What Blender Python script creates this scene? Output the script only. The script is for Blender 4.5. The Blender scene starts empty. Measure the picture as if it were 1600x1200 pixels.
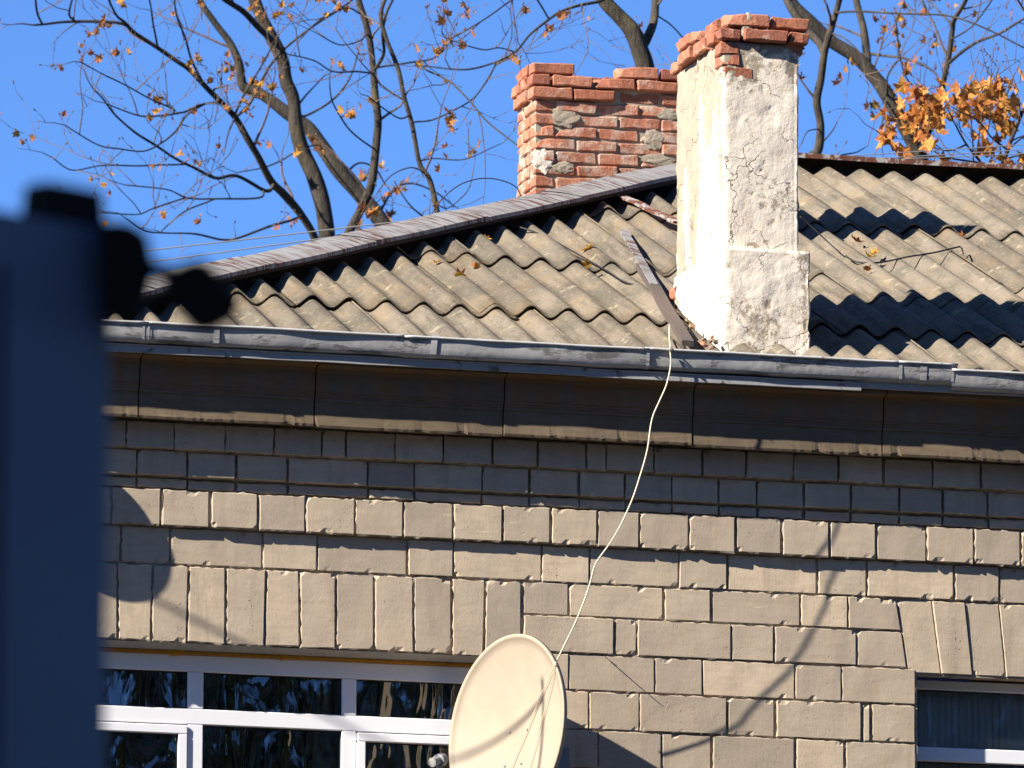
import bpy, bmesh, math, random
import numpy as np
from mathutils import Vector, Matrix, noise
random.seed(7)
R = math.radians
sc = bpy.context.scene
COL = sc.collection

# ------------------------------------------------------------------ camera
Z0 = 10.3                                   # height of the aimed point on the facade
TH, PH, RO = R(15), R(10), R(.3)            # yaw to the facade, pitch, roll
DIST, FPX = 50.0, 15000.0
vd = Vector((math.sin(TH)*math.cos(PH), math.cos(TH)*math.cos(PH), math.sin(PH)))
_r = Vector((math.cos(TH), -math.sin(TH), 0)); _u = _r.cross(vd)
vr = _r*math.cos(RO) + _u*math.sin(RO)
vu = _u*math.cos(RO) - _r*math.sin(RO)
CAM = Vector((0, 0, Z0)) - DIST*vd
cd = bpy.data.cameras.new('camera'); cam = bpy.data.objects.new('camera', cd); COL.objects.link(cam)
cam.matrix_world = Matrix(((vr.x, vu.x, -vd.x, CAM.x), (vr.y, vu.y, -vd.y, CAM.y), (vr.z, vu.z, -vd.z, CAM.z), (0, 0, 0, 1)))
cd.sensor_width = 36; cd.lens = 36*FPX/1600
cd.clip_start = .5; cd.clip_end = 3000
cd.dof.use_dof = True; cd.dof.focus_distance = 50.5; cd.dof.aperture_fstop = cd.lens/1000/.036
sc.camera = cam

# ------------------------------------------------------------------ sky and sun
AZ, EL = R(19), R(33)
TOSUN = Vector((-math.cos(AZ)*math.cos(EL), -math.sin(AZ)*math.cos(EL), math.sin(EL)))
w = bpy.data.worlds.new('World'); sc.world = w; w.use_nodes = True
nt = w.node_tree; nt.nodes.clear()
sky = nt.nodes.new('ShaderNodeTexSky'); sky.sky_type = 'NISHITA'; sky.sun_disc = False
sky.sun_elevation = EL; sky.sun_rotation = math.atan2(TOSUN.x, TOSUN.y)
sky.altitude = 300; sky.air_density = .55; sky.dust_density = 0.0; sky.ozone_density = 10.0
bg = nt.nodes.new('ShaderNodeBackground'); bg.inputs[1].default_value = .089
wo = nt.nodes.new('ShaderNodeOutputWorld')
nt.links.new(sky.outputs[0], bg.inputs[0]); nt.links.new(bg.outputs[0], wo.inputs[0])
sl = bpy.data.lights.new('sun', 'SUN'); sl.energy = 5.0; sl.angle = R(.6); sl.color = (1, .93, .82)
so = bpy.data.objects.new('sun', sl); COL.objects.link(so)
so.rotation_euler = (-TOSUN).to_track_quat('-Z', 'Y').to_euler(); so.location = (-20, -10, 40)
vs = sc.view_settings; vs.view_transform = 'Standard'; vs.look = 'None'; vs.gamma = 1; vs.use_curve_mapping = False
vs.exposure = 1.35

# ------------------------------------------------------------------ measuring helpers (photo pixel -> point on a real plane)
def ray(px, py): return vd + vr*((px-800)/FPX) - vu*((py-600)/FPX)
def at_y(px, py, Y):
    v = ray(px, py); return CAM + v*((Y-CAM.y)/v.y)
def at_d(px, py, d): return CAM + ray(px, py)*d
ZE, TA = Z0+.12, .40                        # eave height at y = -EV, roof slope
EV = .33
def zroof(y): return ZE + TA*(y+EV)
def at_roof(px, py, lift=0.0):
    v = ray(px, py); n = Vector((0, -TA, 1)); p0 = Vector((0, -EV, ZE+lift))
    return CAM + v*((p0-CAM).dot(n)/v.dot(n))
def zc(P, pts): return sum(at_y(x, y, -P).z for x, y in pts)/len(pts)
def N(v, s=1.0): return noise.noise(Vector(v)*s)

# ------------------------------------------------------------------ materials
def mat(name):
    m = bpy.data.materials.new(name); m.use_nodes = True
    t = m.node_tree; b = t.nodes['Principled BSDF']; return m, t, b
def nd(t, typ, **kw):
    n = t.nodes.new(typ)
    for k, v in kw.items():
        if k.startswith('i_'):
            key = k[2:]; key = int(key) if key.isdigit() else key
            n.inputs[key].default_value = v
        else: setattr(n, k, v)
    return n
def lk(t, a, b): t.links.new(a, b)
def position(t, scale=(1, 1, 1)):
    g = nd(t, 'ShaderNodeNewGeometry'); mp = nd(t, 'ShaderNodeMapping'); mp.inputs['Scale'].default_value = scale
    lk(t, g.outputs['Position'], mp.inputs[0]); return mp.outputs[0]
def noi(t, vec, scale, detail=5, rough=.55, dist=0):
    n = nd(t, 'ShaderNodeTexNoise'); n.inputs['Scale'].default_value = scale; n.inputs['Detail'].default_value = detail
    n.inputs['Roughness'].default_value = rough; n.inputs['Distortion'].default_value = dist
    lk(t, vec, n.inputs['Vector']); return n.outputs['Fac']
def ramp(t, fac, stops):
    r = nd(t, 'ShaderNodeValToRGB'); cr = r.color_ramp
    while len(cr.elements) > len(stops): cr.elements.remove(cr.elements[-1])
    while len(cr.elements) < len(stops): cr.elements.new(1)
    for e, (p, c) in zip(cr.elements, stops):
        e.position = p; e.color = (c if len(c) == 4 else (*c, 1)) if not isinstance(c, (int, float)) else (c, c, c, 1)
    lk(t, fac, r.inputs[0]); return r.outputs[0]
def mix(t, fac, a, b, mode='MIX'):
    m = nd(t, 'ShaderNodeMix', data_type='RGBA', blend_type=mode)
    for sock, v in ((m.inputs[0], fac), (m.inputs[6], a), (m.inputs[7], b)):
        if isinstance(v, (int, float)): sock.default_value = v
        elif isinstance(v, tuple): sock.default_value = v if len(v) == 4 else (*v, 1)
        else: lk(t, v, sock)
    return m.outputs[2]
def bump(t, b, h, dist, strength=1.0, prev=None):
    n = nd(t, 'ShaderNodeBump'); n.inputs['Distance'].default_value = dist; n.inputs['Strength'].default_value = strength
    lk(t, h, n.inputs['Height'])
    if prev is not None: lk(t, prev, n.inputs['Normal'])
    lk(t, n.outputs[0], b.inputs['Normal']); return n.outputs[0]
def objrand(t): return nd(t, 'ShaderNodeObjectInfo').outputs['Random']
def mth(t, op, a, b=0.0, clamp=False):
    n = nd(t, 'ShaderNodeMath', operation=op, use_clamp=clamp)
    for i, v in enumerate((a, b)):
        if isinstance(v, (int, float)): n.inputs[i].default_value = v
        else: lk(t, v, n.inputs[i])
    return n.outputs[0]

def stone_mat(name, c1, c2, c3, grime=.35, pit=1.0):
    m, t, b = mat(name); p = position(t)
    col = mix(t, ramp(t, noi(t, p, 2.2, 6), [(.3, 0.), (.7, 1.)]), c1, c2)
    rn = objrand(t)
    col = mix(t, ramp(t, rn, [(0., 0.), (.5, .25), (1., .9)]), col, c3)
    col = mix(t, ramp(t, mth(t, 'FRACT', mth(t, 'MULTIPLY', rn, 7.3)), [(0., 1.), (.4, .4), (.75, 0.)]), col, tuple(x*q for x, q in zip(c1, (.74, .76, .80))))
    wash = ramp(t, noi(t, position(t, (4.5, 1, .7)), 1.5, 8, .7), [(.52, 0.), (.70, 1.)])
    col = mix(t, mth(t, 'MULTIPLY', wash, .5), col, tuple(x*q for x, q in zip(c1, (.52, .50, .50))))
    st = ramp(t, noi(t, position(t, (5, 5, 22)), 1.6, 6, .6), [(.42, 0.), (.75, 1.)])
    col = mix(t, mth(t, 'MULTIPLY', st, grime), col, tuple(x*.55 for x in c1))
    sv = nd(t, 'ShaderNodeMapping'); sv.inputs['Rotation'].default_value = (0, R(38), 0); sv.inputs['Scale'].default_value = (3, 3, 46); lk(t, position(t), sv.inputs[0])
    scr = mth(t, 'MULTIPLY', ramp(t, noi(t, sv.outputs[0], 1.3, 3, .5), [(.64, 0.), (.70, 1.)]), ramp(t, noi(t, p, 3.3, 3), [(.55, 0.), (.64, 1.)]))
    col = mix(t, mth(t, 'MULTIPLY', scr, .45), col, tuple(min(1, x*1.45) for x in c1))
    col = mix(t, ramp(t, noi(t, p, 5.2, 7, .7), [(.50, 0.), (.68, .55)]), col, tuple(x*q for x, q in zip(c1, (.78, .80, .84))))
    pits = ramp(t, noi(t, p, 75, 3, .5), [(.27, 1.), (.36, 0.)])
    sel = ramp(t, noi(t, p, 6, 3), [(.48, 0.), (.62, 1.)])
    pits = mth(t, 'MULTIPLY', pits, sel)
    col = mix(t, mth(t, 'MULTIPLY', pits, .75*pit), col, tuple(x*.3 for x in c1))
    lk(t, col, b.inputs['Base Color']); b.inputs['Roughness'].default_value = .92; b.inputs['Specular IOR Level'].default_value = .15
    h = mth(t, 'ADD', mth(t, 'MULTIPLY', noi(t, p, 40, 8, .65), .7), mth(t, 'MULTIPLY', noi(t, position(t, (1, 1, .35)), 120, 4, .6), .35))
    h = mth(t, 'SUBTRACT', h, mth(t, 'MULTIPLY', pits, 1.0))
    n = bump(t, b, h, .0019, .7)
    bump(t, b, noi(t, p, 9, 4, .5), .004, .5, n)
    return m
M = {}
M['stone'] = stone_mat('wall_stone', (.50, .405, .295), (.41, .338, .258), (.58, .465, .33))
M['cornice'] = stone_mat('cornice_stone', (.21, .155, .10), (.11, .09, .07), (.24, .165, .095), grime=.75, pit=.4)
def fascia_stain():
    # rust-brown wash from the flashing on the upper fascia, none on the lower one
    t = M['cornice'].node_tree; b = t.nodes['Principled BSDF']; src = b.inputs['Base Color'].links[0].from_socket
    sep = nd(t, 'ShaderNodeSeparateXYZ'); lk(t, position(t), sep.inputs[0])
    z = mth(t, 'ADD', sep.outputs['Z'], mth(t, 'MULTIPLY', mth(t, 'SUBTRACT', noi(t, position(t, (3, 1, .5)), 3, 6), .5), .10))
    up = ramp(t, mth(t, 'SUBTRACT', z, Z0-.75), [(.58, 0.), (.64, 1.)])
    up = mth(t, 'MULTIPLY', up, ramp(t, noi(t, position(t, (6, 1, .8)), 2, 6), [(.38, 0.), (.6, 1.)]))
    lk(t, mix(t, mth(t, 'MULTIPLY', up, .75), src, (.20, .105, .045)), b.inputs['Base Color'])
fascia_stain()
M['mortar'] = stone_mat('mortar', (.43, .36, .26), (.33, .28, .22), (.36, .30, .23), grime=.5)
M['soffit'] = stone_mat('reveal_plaster', (.42, .40, .37), (.36, .34, .31), (.4, .38, .35), grime=.3)

def slate_mat():
    m, t, b = mat('asbestos_slate'); p = position(t)
    col = mix(t, ramp(t, noi(t, p, 1.7, 7, .6), [(.32, 0.), (.68, 1.)]), (.20, .162, .118), (.088, .073, .055))
    col = mix(t, mth(t, 'MULTIPLY', objrand(t), .6), col, (.225, .19, .145))
    lich = ramp(t, noi(t, p, 2.6, 8, .7), [(.50, 0.), (.62, 1.)])
    col = mix(t, mth(t, 'MULTIPLY', lich, .30), col, (.25, .165, .075))
    moss = ramp(t, noi(t, position(t, (2.2, .8, .8)), 3.1, 9, .75), [(.48, 0.), (.62, 1.)])
    col = mix(t, mth(t, 'MULTIPLY', moss, .65), col, (.085, .08, .06))
    run = ramp(t, noi(t, position(t, (16, 1.1, 1.1)), 1.4, 7, .65), [(.50, 0.), (.66, 1.)])
    col = mix(t, mth(t, 'MULTIPLY', run, .72), col, (.07, .058, .043))
    spots = ramp(t, noi(t, p, 11, 5, .6), [(.62, 0.), (.67, 1.)])
    col = mix(t, mth(t, 'MULTIPLY', spots, .6), col, (.31, .285, .20))
    pale = ramp(t, noi(t, p, 46, 4, .7), [(.56, 0.), (.66, 1.)])
    col = mix(t, mth(t, 'MULTIPLY', pale, .35), col, (.33, .295, .24))
    dk = ramp(t, noi(t, p, 85, 3, .7), [(.60, 0.), (.68, 1.)])
    col = mix(t, mth(t, 'MULTIPLY', dk, .5), col, (.09, .08, .065))
    lk(t, col, b.inputs['Base Color']); b.inputs['Roughness'].default_value = .9; b.inputs['Specular IOR Level'].default_value = .2
    n = bump(t, b, noi(t, p, 90, 6, .7), .006, .9); bump(t, b, noi(t, p, 14, 5, .6), .012, .6, n)
    return m
M['slate'] = slate_mat()

def plaster_mat():
    m, t, b = mat('old_whitewash'); p = position(t)
    at = nd(t, 'ShaderNodeAttribute', attribute_name='bare')
    bare = mth(t, 'ADD', at.outputs['Fac'], mth(t, 'MULTIPLY', mth(t, 'SUBTRACT', noi(t, p, 26, 6, .7), .5), 1.0))
    bare = ramp(t, bare, [(.44, 0.), (.56, 1.)])
    lime = mix(t, ramp(t, noi(t, p, 7, 6, .6), [(.35, 0.), (.7, 1.)]), (.78, .695, .575), (.67, .595, .50))
    lime = mix(t, ramp(t, noi(t, position(t, (1, 1, .25)), 17, 6, .65), [(.52, 0.), (.74, .55)]), lime, (.58, .42, .27))
    render_ = mix(t, ramp(t, noi(t, p, 11, 6, .6), [(.35, 0.), (.65, 1.)]), (.40, .325, .235), (.315, .265, .205))
    col = mix(t, bare, lime, render_)
    ck = nd(t, 'ShaderNodeTexVoronoi', feature='DISTANCE_TO_EDGE'); ck.inputs['Scale'].default_value = 2.9
    wv = nd(t, 'ShaderNodeVectorMath', operation='MULTIPLY_ADD')
    nz = nd(t, 'ShaderNodeTexNoise'); nz.inputs['Scale'].default_value = 7; nz.inputs['Detail'].default_value = 6; lk(t, p, nz.inputs['Vector'])
    lk(t, nz.outputs['Color'], wv.inputs[0]); wv.inputs[1].default_value = (.32, .32, .32); lk(t, p, wv.inputs[2]); lk(t, wv.outputs[0], ck.inputs['Vector'])
    crack = ramp(t, ck.outputs['Distance'], [(0., 1.), (.014, 0.)])
    crack = mth(t, 'MULTIPLY', crack, ramp(t, noi(t, p, 3, 3), [(.42, 0.), (.52, 1.)]))
    col = mix(t, mth(t, 'MULTIPLY', crack, .85), col, (.13, .10, .075))
    lk(t, col, b.inputs['Base Color']); b.inputs['Roughness'].default_value = .95; b.inputs['Specular IOR Level'].default_value = .1
    h = mth(t, 'SUBTRACT', noi(t, p, 32, 8, .65), mth(t, 'MULTIPLY', crack, .8)); h = mth(t, 'SUBTRACT', h, mth(t, 'MULTIPLY', bare, .25))
    n = bump(t, b, h, .0055, .8); bump(t, b, noi(t, p, 110, 4, .6), .0015, .5, n)
    return m
M['plaster'] = plaster_mat()

def brick_mat(name, lime):
    m, t, b = mat(name); p = position(t)
    col = ramp(t, objrand(t), [(0., (.34, .125, .075)), (.35, (.49, .21, .13)), (.7, (.41, .16, .095)), (1., (.27, .105, .075))])
    col = mix(t, ramp(t, noi(t, p, 22, 7, .65), [(.4, 0.), (.72, .7)]), col, (.26, .095, .055))
    eff = ramp(t, noi(t, p, 9, 7, .7), [(.62-lime, 0.), (.76-lime, 1.)])
    col = mix(t, mth(t, 'MULTIPLY', eff, .75), col, (.50, .40, .32))
    soot = ramp(t, noi(t, p, 15, 6, .7), [(.55, 0.), (.70, 1.)])
    col = mix(t, mth(t, 'MULTIPLY', soot, .45), col, (.09, .07, .055))
    lk(t, col, b.inputs['Base Color']); b.inputs['Roughness'].default_value = .93; b.inputs['Specular IOR Level'].default_value = .12
    n = bump(t, b, noi(t, p, 60, 7, .7), .008, .9); bump(t, b, noi(t, p, 18, 4, .6), .012, .5, n)
    return m
M['brick'] = brick_mat('old_red_brick', .06)
M['brick_limed'] = brick_mat('limed_red_brick', .15)

def rusty_mat(name, paint, rust, amount, streak, rough=.55):
    m, t, b = mat(name)
    p = position(t, streak)
    f = ramp(t, noi(t, p, 3.0, 9, .68, .4), [(amount-.035, 0.), (amount+.035, 1.)])
    g = position(t)
    pc = mix(t, noi(t, g, 6, 5), paint, tuple(x*.72 for x in paint))
    rc = mix(t, noi(t, g, 30, 5), rust, tuple(x*.45 for x in rust))
    lk(t, mix(t, f, pc, rc), b.inputs['Base Color'])
    lk(t, ramp(t, f, [(0., rough), (1., .95)]), b.inputs['Roughness']); b.inputs['Specular IOR Level'].default_value = .3
    bump(t, b, mth(t, 'ADD', noi(t, g, 12, 5), mth(t, 'MULTIPLY', f, .2)), .008, .5)
    return m
def hip_mat():
    m, t, b = mat('flaking_grey_paint_on_metal')
    g = nd(t, 'ShaderNodeNewGeometry'); mp = nd(t, 'ShaderNodeMapping', vector_type='TEXTURE')
    # streaks run across the strip, down the front slope
    mp.inputs['Rotation'].default_value = (0, 0, R(-62)); mp.inputs['Scale'].default_value = (.26, .022, .6)
    lk(t, g.outputs['Position'], mp.inputs[0])
    f = ramp(t, noi(t, mp.outputs[0], 1.0, 7, .62, .25), [(.515, 0.), (.55, 1.)])
    big = ramp(t, noi(t, position(t), 1.6, 3), [(.35, 0.), (.6, 1.)])
    f = mth(t, 'MULTIPLY', f, mth(t, 'ADD', .25, big, True), True)
    pc = mix(t, noi(t, position(t), 9, 5), (.27, .265, .26), (.19, .185, .18))
    rc = mix(t, noi(t, position(t), 25, 5), (.13, .055, .03), (.06, .03, .02))
    lk(t, mix(t, f, pc, rc), b.inputs['Base Color']); b.inputs['Roughness'].default_value = .7; b.inputs['Specular IOR Level'].default_value = .25
    bump(t, b, mth(t, 'SUBTRACT', noi(t, position(t), 7, 4), mth(t, 'MULTIPLY', f, .3)), .008, .5)
    return m
M['hip'] = hip_mat()
M['zinc'] = rusty_mat('zinc_gutter', (.42, .415, .40), (.22, .21, .20), .57, (1.5, 2, 5), .55)
M['zinc'].node_tree.nodes['Principled BSDF'].inputs['Metallic'].default_value = .0
M['lip'] = rusty_mat('gutter_lip', (.50, .50, .49), (.20, .07, .03), .64, (6, 6, 6), .5)
M['flash'] = rusty_mat('drip_flashing', (.36, .36, .36), (.16, .085, .05), .62, (3, 3, 3), .6)
M['ridge'] = rusty_mat('rusty_ridge_metal', (.40, .37, .35), (.17, .065, .04), .46, (5, 5, 5), .7)

def wood_mat(name, a, b_, axis=(1, 1, 1)):
    m, t, b = mat(name); col = mix(t, noi(t, position(t, axis), 6, 7, .65), a, b_)
    lk(t, col, b.inputs['Base Color']); b.inputs['Roughness'].default_value = .9; b.inputs['Specular IOR Level'].default_value = .15
    bump(t, b, noi(t, position(t, axis), 14, 6, .6), .006, .7); return m
M['dark_wood'] = wood_mat('dark_timber', (.035, .028, .022), (.06, .048, .038), (2, 8, 8))
M['grey_wood'] = wood_mat('weathered_board', (.13, .105, .09), (.075, .058, .05), (9, 2, 9))
def bark_mat(name, a, b_, lichen):
    m, t, b = mat(name); p = position(t)
    col = mix(t, ramp(t, noi(t, position(t, (1, 1, .3)), 22, 7, .7), [(.3, 0.), (.7, 1.)]), a, b_)
    col = mix(t, ramp(t, noi(t, p, 3.5, 6, .65), [(.52, 0.), (.68, .8)]), col, lichen)
    lk(t, col, b.inputs['Base Color']); b.inputs['Roughness'].default_value = .95; b.inputs['Specular IOR Level'].default_value = .1
    bump(t, b, noi(t, position(t, (1, 1, .25)), 40, 6, .7), .02, 1.0); return m
M['bark'] = bark_mat('tree_bark', (.09, .076, .06), (.038, .032, .027), (.14, .115, .065))
M['twig'] = bark_mat('twig_bark', (.17, .125, .10), (.11, .08, .065), (.19, .15, .11))
def leaf_mat(name, stops):
    m, t, b = mat(name)
    col = ramp(t, mth(t, 'FRACT', mth(t, 'ADD', objrand(t), mth(t, 'MULTIPLY', noi(t, position(t), 7, 2), 1.6))), stops)
    col = mix(t, ramp(t, noi(t, position(t), 60, 4), [(.45, 0.), (.7, .7)]), col, (.16, .065, .025))
    lk(t, col, b.inputs['Base Color']); b.inputs['Roughness'].default_value = .75; b.inputs['Specular IOR Level'].default_value = .2
    tr = nd(t, 'ShaderNodeBsdfTranslucent'); lk(t, col, tr.inputs[0]); ms = nd(t, 'ShaderNodeMixShader'); ms.inputs[0].default_value = .35
    lk(t, b.outputs[0], ms.inputs[1]); lk(t, tr.outputs[0], ms.inputs[2]); lk(t, ms.outputs[0], t.nodes['Material Output'].inputs[0])
    return m
M['leaf'] = leaf_mat('dry_leaf', [(0., (.30, .11, .045)), (.5, (.42, .17, .06)), (.85, (.50, .24, .04)), (1., (.58, .36, .05))])
M['leaf_orange'] = leaf_mat('orange_leaf', [(0., (.38, .12, .03)), (.5, (.56, .22, .05)), (1., (.66, .34, .08))])
def plain(name, c, rough=.6, metal=0, spec=.4, nscale=0, namp=.15, bmp=0):
    m, t, b = mat(name)
    if nscale: lk(t, mix(t, noi(t, position(t), nscale, 5), c, tuple(x*(1-namp) for x in c)), b.inputs['Base Color'])
    else: b.inputs['Base Color'].default_value = (*c, 1)
    if bmp: bump(t, b, noi(t, position(t), nscale*3, 5), bmp, .6)
    b.inputs['Roughness'].default_value = rough; b.inputs['Metallic'].default_value = metal; b.inputs['Specular IOR Level'].default_value = spec
    return m
M['pvc'] = plain('white_window_plastic', (.80, .80, .82), .35, 0, .5, 5, .05)
M['gasket'] = plain('black_gasket', (.015, .015, .017), .6)
M['foam'] = plain('expanding_foam', (.62, .30, .05), .9, 0, .1, 40, .5, .01)
M['film'] = plain('blue_protective_film', (.04, .11, .45), .4, 0, .5, 30, .4)
M['blind'] = plain('vertical_blind_fabric', (.75, .75, .73), .9, 0, .1, 8, .2)
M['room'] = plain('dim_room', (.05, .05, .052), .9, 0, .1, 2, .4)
M['dish'] = plain('cream_dish_enamel', (.39, .32, .24), .55, 0, .25, 5, .28, .002)
M['dish_rim'] = plain('cream_rim', (.36, .30, .23), .5, 0, .35, 6, .1)
M['steel'] = plain('galvanised_steel', (.33, .33, .33), .45, .6, .5, 20, .3)
M['grey_plastic'] = plain('grey_plastic', (.30, .29, .27), .5, 0, .4, 10, .2)
M['cable'] = plain('cream_cable', (.62, .54, .40), .6, 0, .3)
M['wire'] = plain('pale_wire', (.2, .2, .2), .5, .3, .4)
M['black_wire'] = plain('black_wire', (.02, .018, .016), .6)
M['navy'] = plain('dark_blue_paint', (.20, .27, .42), .5, 0, .4, 4, .25)
M['black_metal'] = plain('black_plastic', (.025, .025, .027), .8, 0, .1, 12, .3)
M['rubble'] = plain('mortar_rubble', (.36, .27, .18), .95, 0, .1, 30, .5, .01)
def glass_mat(name='window_glass', ior=2.3):
    m, t, b = mat(name); t.nodes.remove(b)
    fr = nd(t, 'ShaderNodeFresnel'); fr.inputs[0].default_value = ior
    gl = nd(t, 'ShaderNodeBsdfGlossy'); gl.inputs['Roughness'].default_value = .0
    tp = nd(t, 'ShaderNodeBsdfTransparent'); tp.inputs[0].default_value = (.88, .9, .89, 1)
    n = nd(t, 'ShaderNodeBump'); n.inputs['Distance'].default_value = .08; n.inputs['Strength'].default_value = .8
    lk(t, noi(t, position(t, (1.0, 1, .35)), 5.5, 2, .5, .6), n.inputs['Height']); lk(t, n.outputs[0], gl.inputs['Normal'])
    ms = nd(t, 'ShaderNodeMixShader'); lk(t, fr.outputs[0], ms.inputs[0]); lk(t, tp.outputs[0], ms.inputs[1]); lk(t, gl.outputs[0], ms.inputs[2])
    lk(t, ms.outputs[0], t.nodes['Material Output'].inputs[0]); return m
M['glass'] = glass_mat(); M['glass_clear'] = glass_mat('clear_window_glass', 1.45)
M['asphalt'] = plain('asphalt_yard', (.055, .053, .05), .95, 0, .2, 3, .4, .01)
M['pale_wall'] = plain('pale_render', (.48, .45, .40), .9, 0, .1, 1, .15)

# ------------------------------------------------------------------ object helpers
def tag(o, label=None, cat=None, group=None, kind=None):
    if label: o['label'] = label
    if cat: o['category'] = cat
    if group: o['group'] = group
    if kind: o['kind'] = kind
    return o
def link(name, me, m, parent=None, loc=None):
    o = bpy.data.objects.new(name, me); COL.objects.link(o)
    if m is not None and len(me.materials) == 0: me.materials.append(m)
    if parent: o.parent = parent
    if loc is not None: o.location = loc
    return o
def mesh(name, vs_, fs, smooth=False):
    me = bpy.data.meshes.new(name); me.from_pydata([tuple(v) for v in vs_], [], fs); me.update()
    if smooth: me.polygons.foreach_set('use_smooth', [True]*len(me.polygons))
    return me
def empty(name, loc):
    o = bpy.data.objects.new(name, None); COL.objects.link(o); o.location = loc; o.empty_display_size = .2; return o
class MB:
    def __init__(s): s.v = []; s.f = []
    def quad_grid(s, rows, closed=False):
        n = len(rows[0]); k = len(s.v)
        for r_ in rows: s.v += [tuple(p) for p in r_]
        for i in range(len(rows)-1):
            for j in range(n if closed else n-1):
                a = k+i*n+j; b = k+i*n+(j+1) % n; s.f.append((a, b, b+n, a+n))
    def box(s, c, size, rot=None, taper=1.0):
        k = len(s.v); hx, hy, hz = [q/2 for q in size]
        for sx, sy, sz in ((-1,-1,-1),(1,-1,-1),(1,1,-1),(-1,1,-1),(-1,-1,1),(1,-1,1),(1,1,1),(-1,1,1)):
            p = Vector((sx*hx*(taper if sz > 0 else 1), sy*hy*(taper if sz > 0 else 1), sz*hz))
            if rot is not None: p = rot @ p
            s.v.append(tuple(p+Vector(c)))
        s.f += [tuple(k+i for i in q) for q in ((0,3,2,1),(4,5,6,7),(0,1,5,4),(1,2,6,5),(2,3,7,6),(3,0,4,7))]
    def tube(s, pts, rads, n=8, cap=True):
        pts = [Vector(p) for p in pts]; rings = []
        ref = Vector((.3, .5, .81))
        for i, p in enumerate(pts):
            t = (pts[min(i+1, len(pts)-1)]-pts[max(i-1, 0)])
            if t.length < 1e-9: t = Vector((0, 0, 1))
            t.normalize(); a = t.cross(ref)
            if a.length < 1e-4: a = t.cross(Vector((1, 0, 0)))
            a.normalize(); b = t.cross(a); r_ = rads[i] if isinstance(rads, (list, tuple)) else rads
            rings.append([p+a*(r_*math.cos(2*math.pi*j/n))+b*(r_*math.sin(2*math.pi*j/n)) for j in range(n)])
        k = len(s.v); s.quad_grid(rings, True)
        if cap:
            s.f.append(tuple(range(k+n-1, k-1, -1))); e = k+n*(len(pts)-1); s.f.append(tuple(range(e, e+n)))
    def build(s, name, m, parent=None, smooth=False, bevel=0, loc=None):
        me = mesh(name, s.v, s.f, smooth)
        if bevel:
            bm = bmesh.new(); bm.from_mesh(me)
            bmesh.ops.bevel(bm, geom=bm.edges[:], offset=bevel, segments=2, affect='EDGES', profile=.6)
            bm.to_mesh(me); bm.free()
        return link(name, me, m, parent, loc)
def bez(pts, n=6):
    pts = [Vector(p) for p in pts]; out = []
    for i in range(len(pts)-1):
        p0 = pts[max(i-1, 0)]; p1 = pts[i]; p2 = pts[i+1]; p3 = pts[min(i+2, len(pts)-1)]
        for k in range(n):
            t = k/n
            out.append(.5*((2*p1)+(p2-p0)*t+(2*p0-5*p1+4*p2-p3)*t*t+(3*p1-p0-3*p2+p3)*t**3))
    out.append(pts[-1]); return out

# ================================================================== the ground
g = MB(); g.box((0, 0, -.5), (4000, 4000, 1.0)); tag(g.build('ground', M['asphalt']), kind='structure')

# ================================================================== the house
house = empty('house', (1.5, 0, 0))
tag(house, 'old tan stone house with grey corrugated hip roof, gutter and two chimneys', 'house')
HL = Vector((1.5, 0, 0))
def part(name, mb_or_me, m, parent=None, smooth=False, bevel=0, at=None):
    """a piece built in world coordinates: origin moved to its own centre, parented to the house or one of its parts"""
    me = mb_or_me if not isinstance(mb_or_me, MB) else mesh(name, mb_or_me.v, mb_or_me.f, smooth)
    if bevel:
        bm = bmesh.new(); bm.from_mesh(me); bmesh.ops.bevel(bm, geom=bm.edges[:], offset=bevel, segments=1, affect='EDGES'); bm.to_mesh(me); bm.free()
    par = parent or house
    pw = wpos.get(par.name, HL)
    n = len(me.vertices); co = np.empty(n*3); me.vertices.foreach_get('co', co); co = co.reshape(-1, 3)
    c = (co.min(0)+co.max(0))/2 if at is None else np.array(at)
    me.vertices.foreach_set('co', (co-c).ravel()); me.update()
    o = link(name, me, m, par, Vector(c)-pw); wpos[o.name] = Vector(c); return o
wpos = {}

XL, XR = -6.2, 6.6                          # house front from end to end
# ---- course heights read off the photograph
zA0 = zc(.095, [(181, 698), (769, 728), (1241, 750), (1533, 762)])
zBm = zc(.066, [(173, 743), (753, 771), (1256, 790), (1544, 803)])
zB0 = zc(.042, [(181, 762), (447, 775), (753, 790), (1253, 809), (1544, 820)])
zC0 = zc(.035, [(252, 823), (478, 836), (709, 846), (934, 855), (1222, 862), (1522, 876)])
zD0 = zc(0, [(189, 879), (495, 897), (709, 904), (922, 915), (1278, 925), (1491, 934)])
zL0 = zc(0, [(181, 995), (353, 1006), (525, 1014), (706, 1025)])
zE0 = zc(0, [(888, 959), (1036, 970), (1250, 980), (1406, 989)])
zF0 = zc(0, [(959, 1021), (1141, 1032), (1338, 1041), (1416, 1047)])
zG0 = zc(0, [(1022, 1083), (1241, 1093), (1430, 1104)])
zH0 = zc(0, [(998, 1142), (1211, 1153), (1431, 1163)])
zI0 = zH0-.205
zCor = zc(.207, [(181, 655), (769, 683), (1241, 703), (1533, 715)])   # underside of the cornice
zA1 = zCor+.01
def wx(px, z, P=0.0):                       # x on the plane y=-P of the photo column px at height z
    X = 0.0
    v0 = at_y(px, 600, -P)
    py = 600-(z-v0.z)/.985*300
    for _ in range(3):
        v = at_y(px, py, -P); py += (v.z-z)/.985*300
    return at_y(px, py, -P).x

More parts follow.
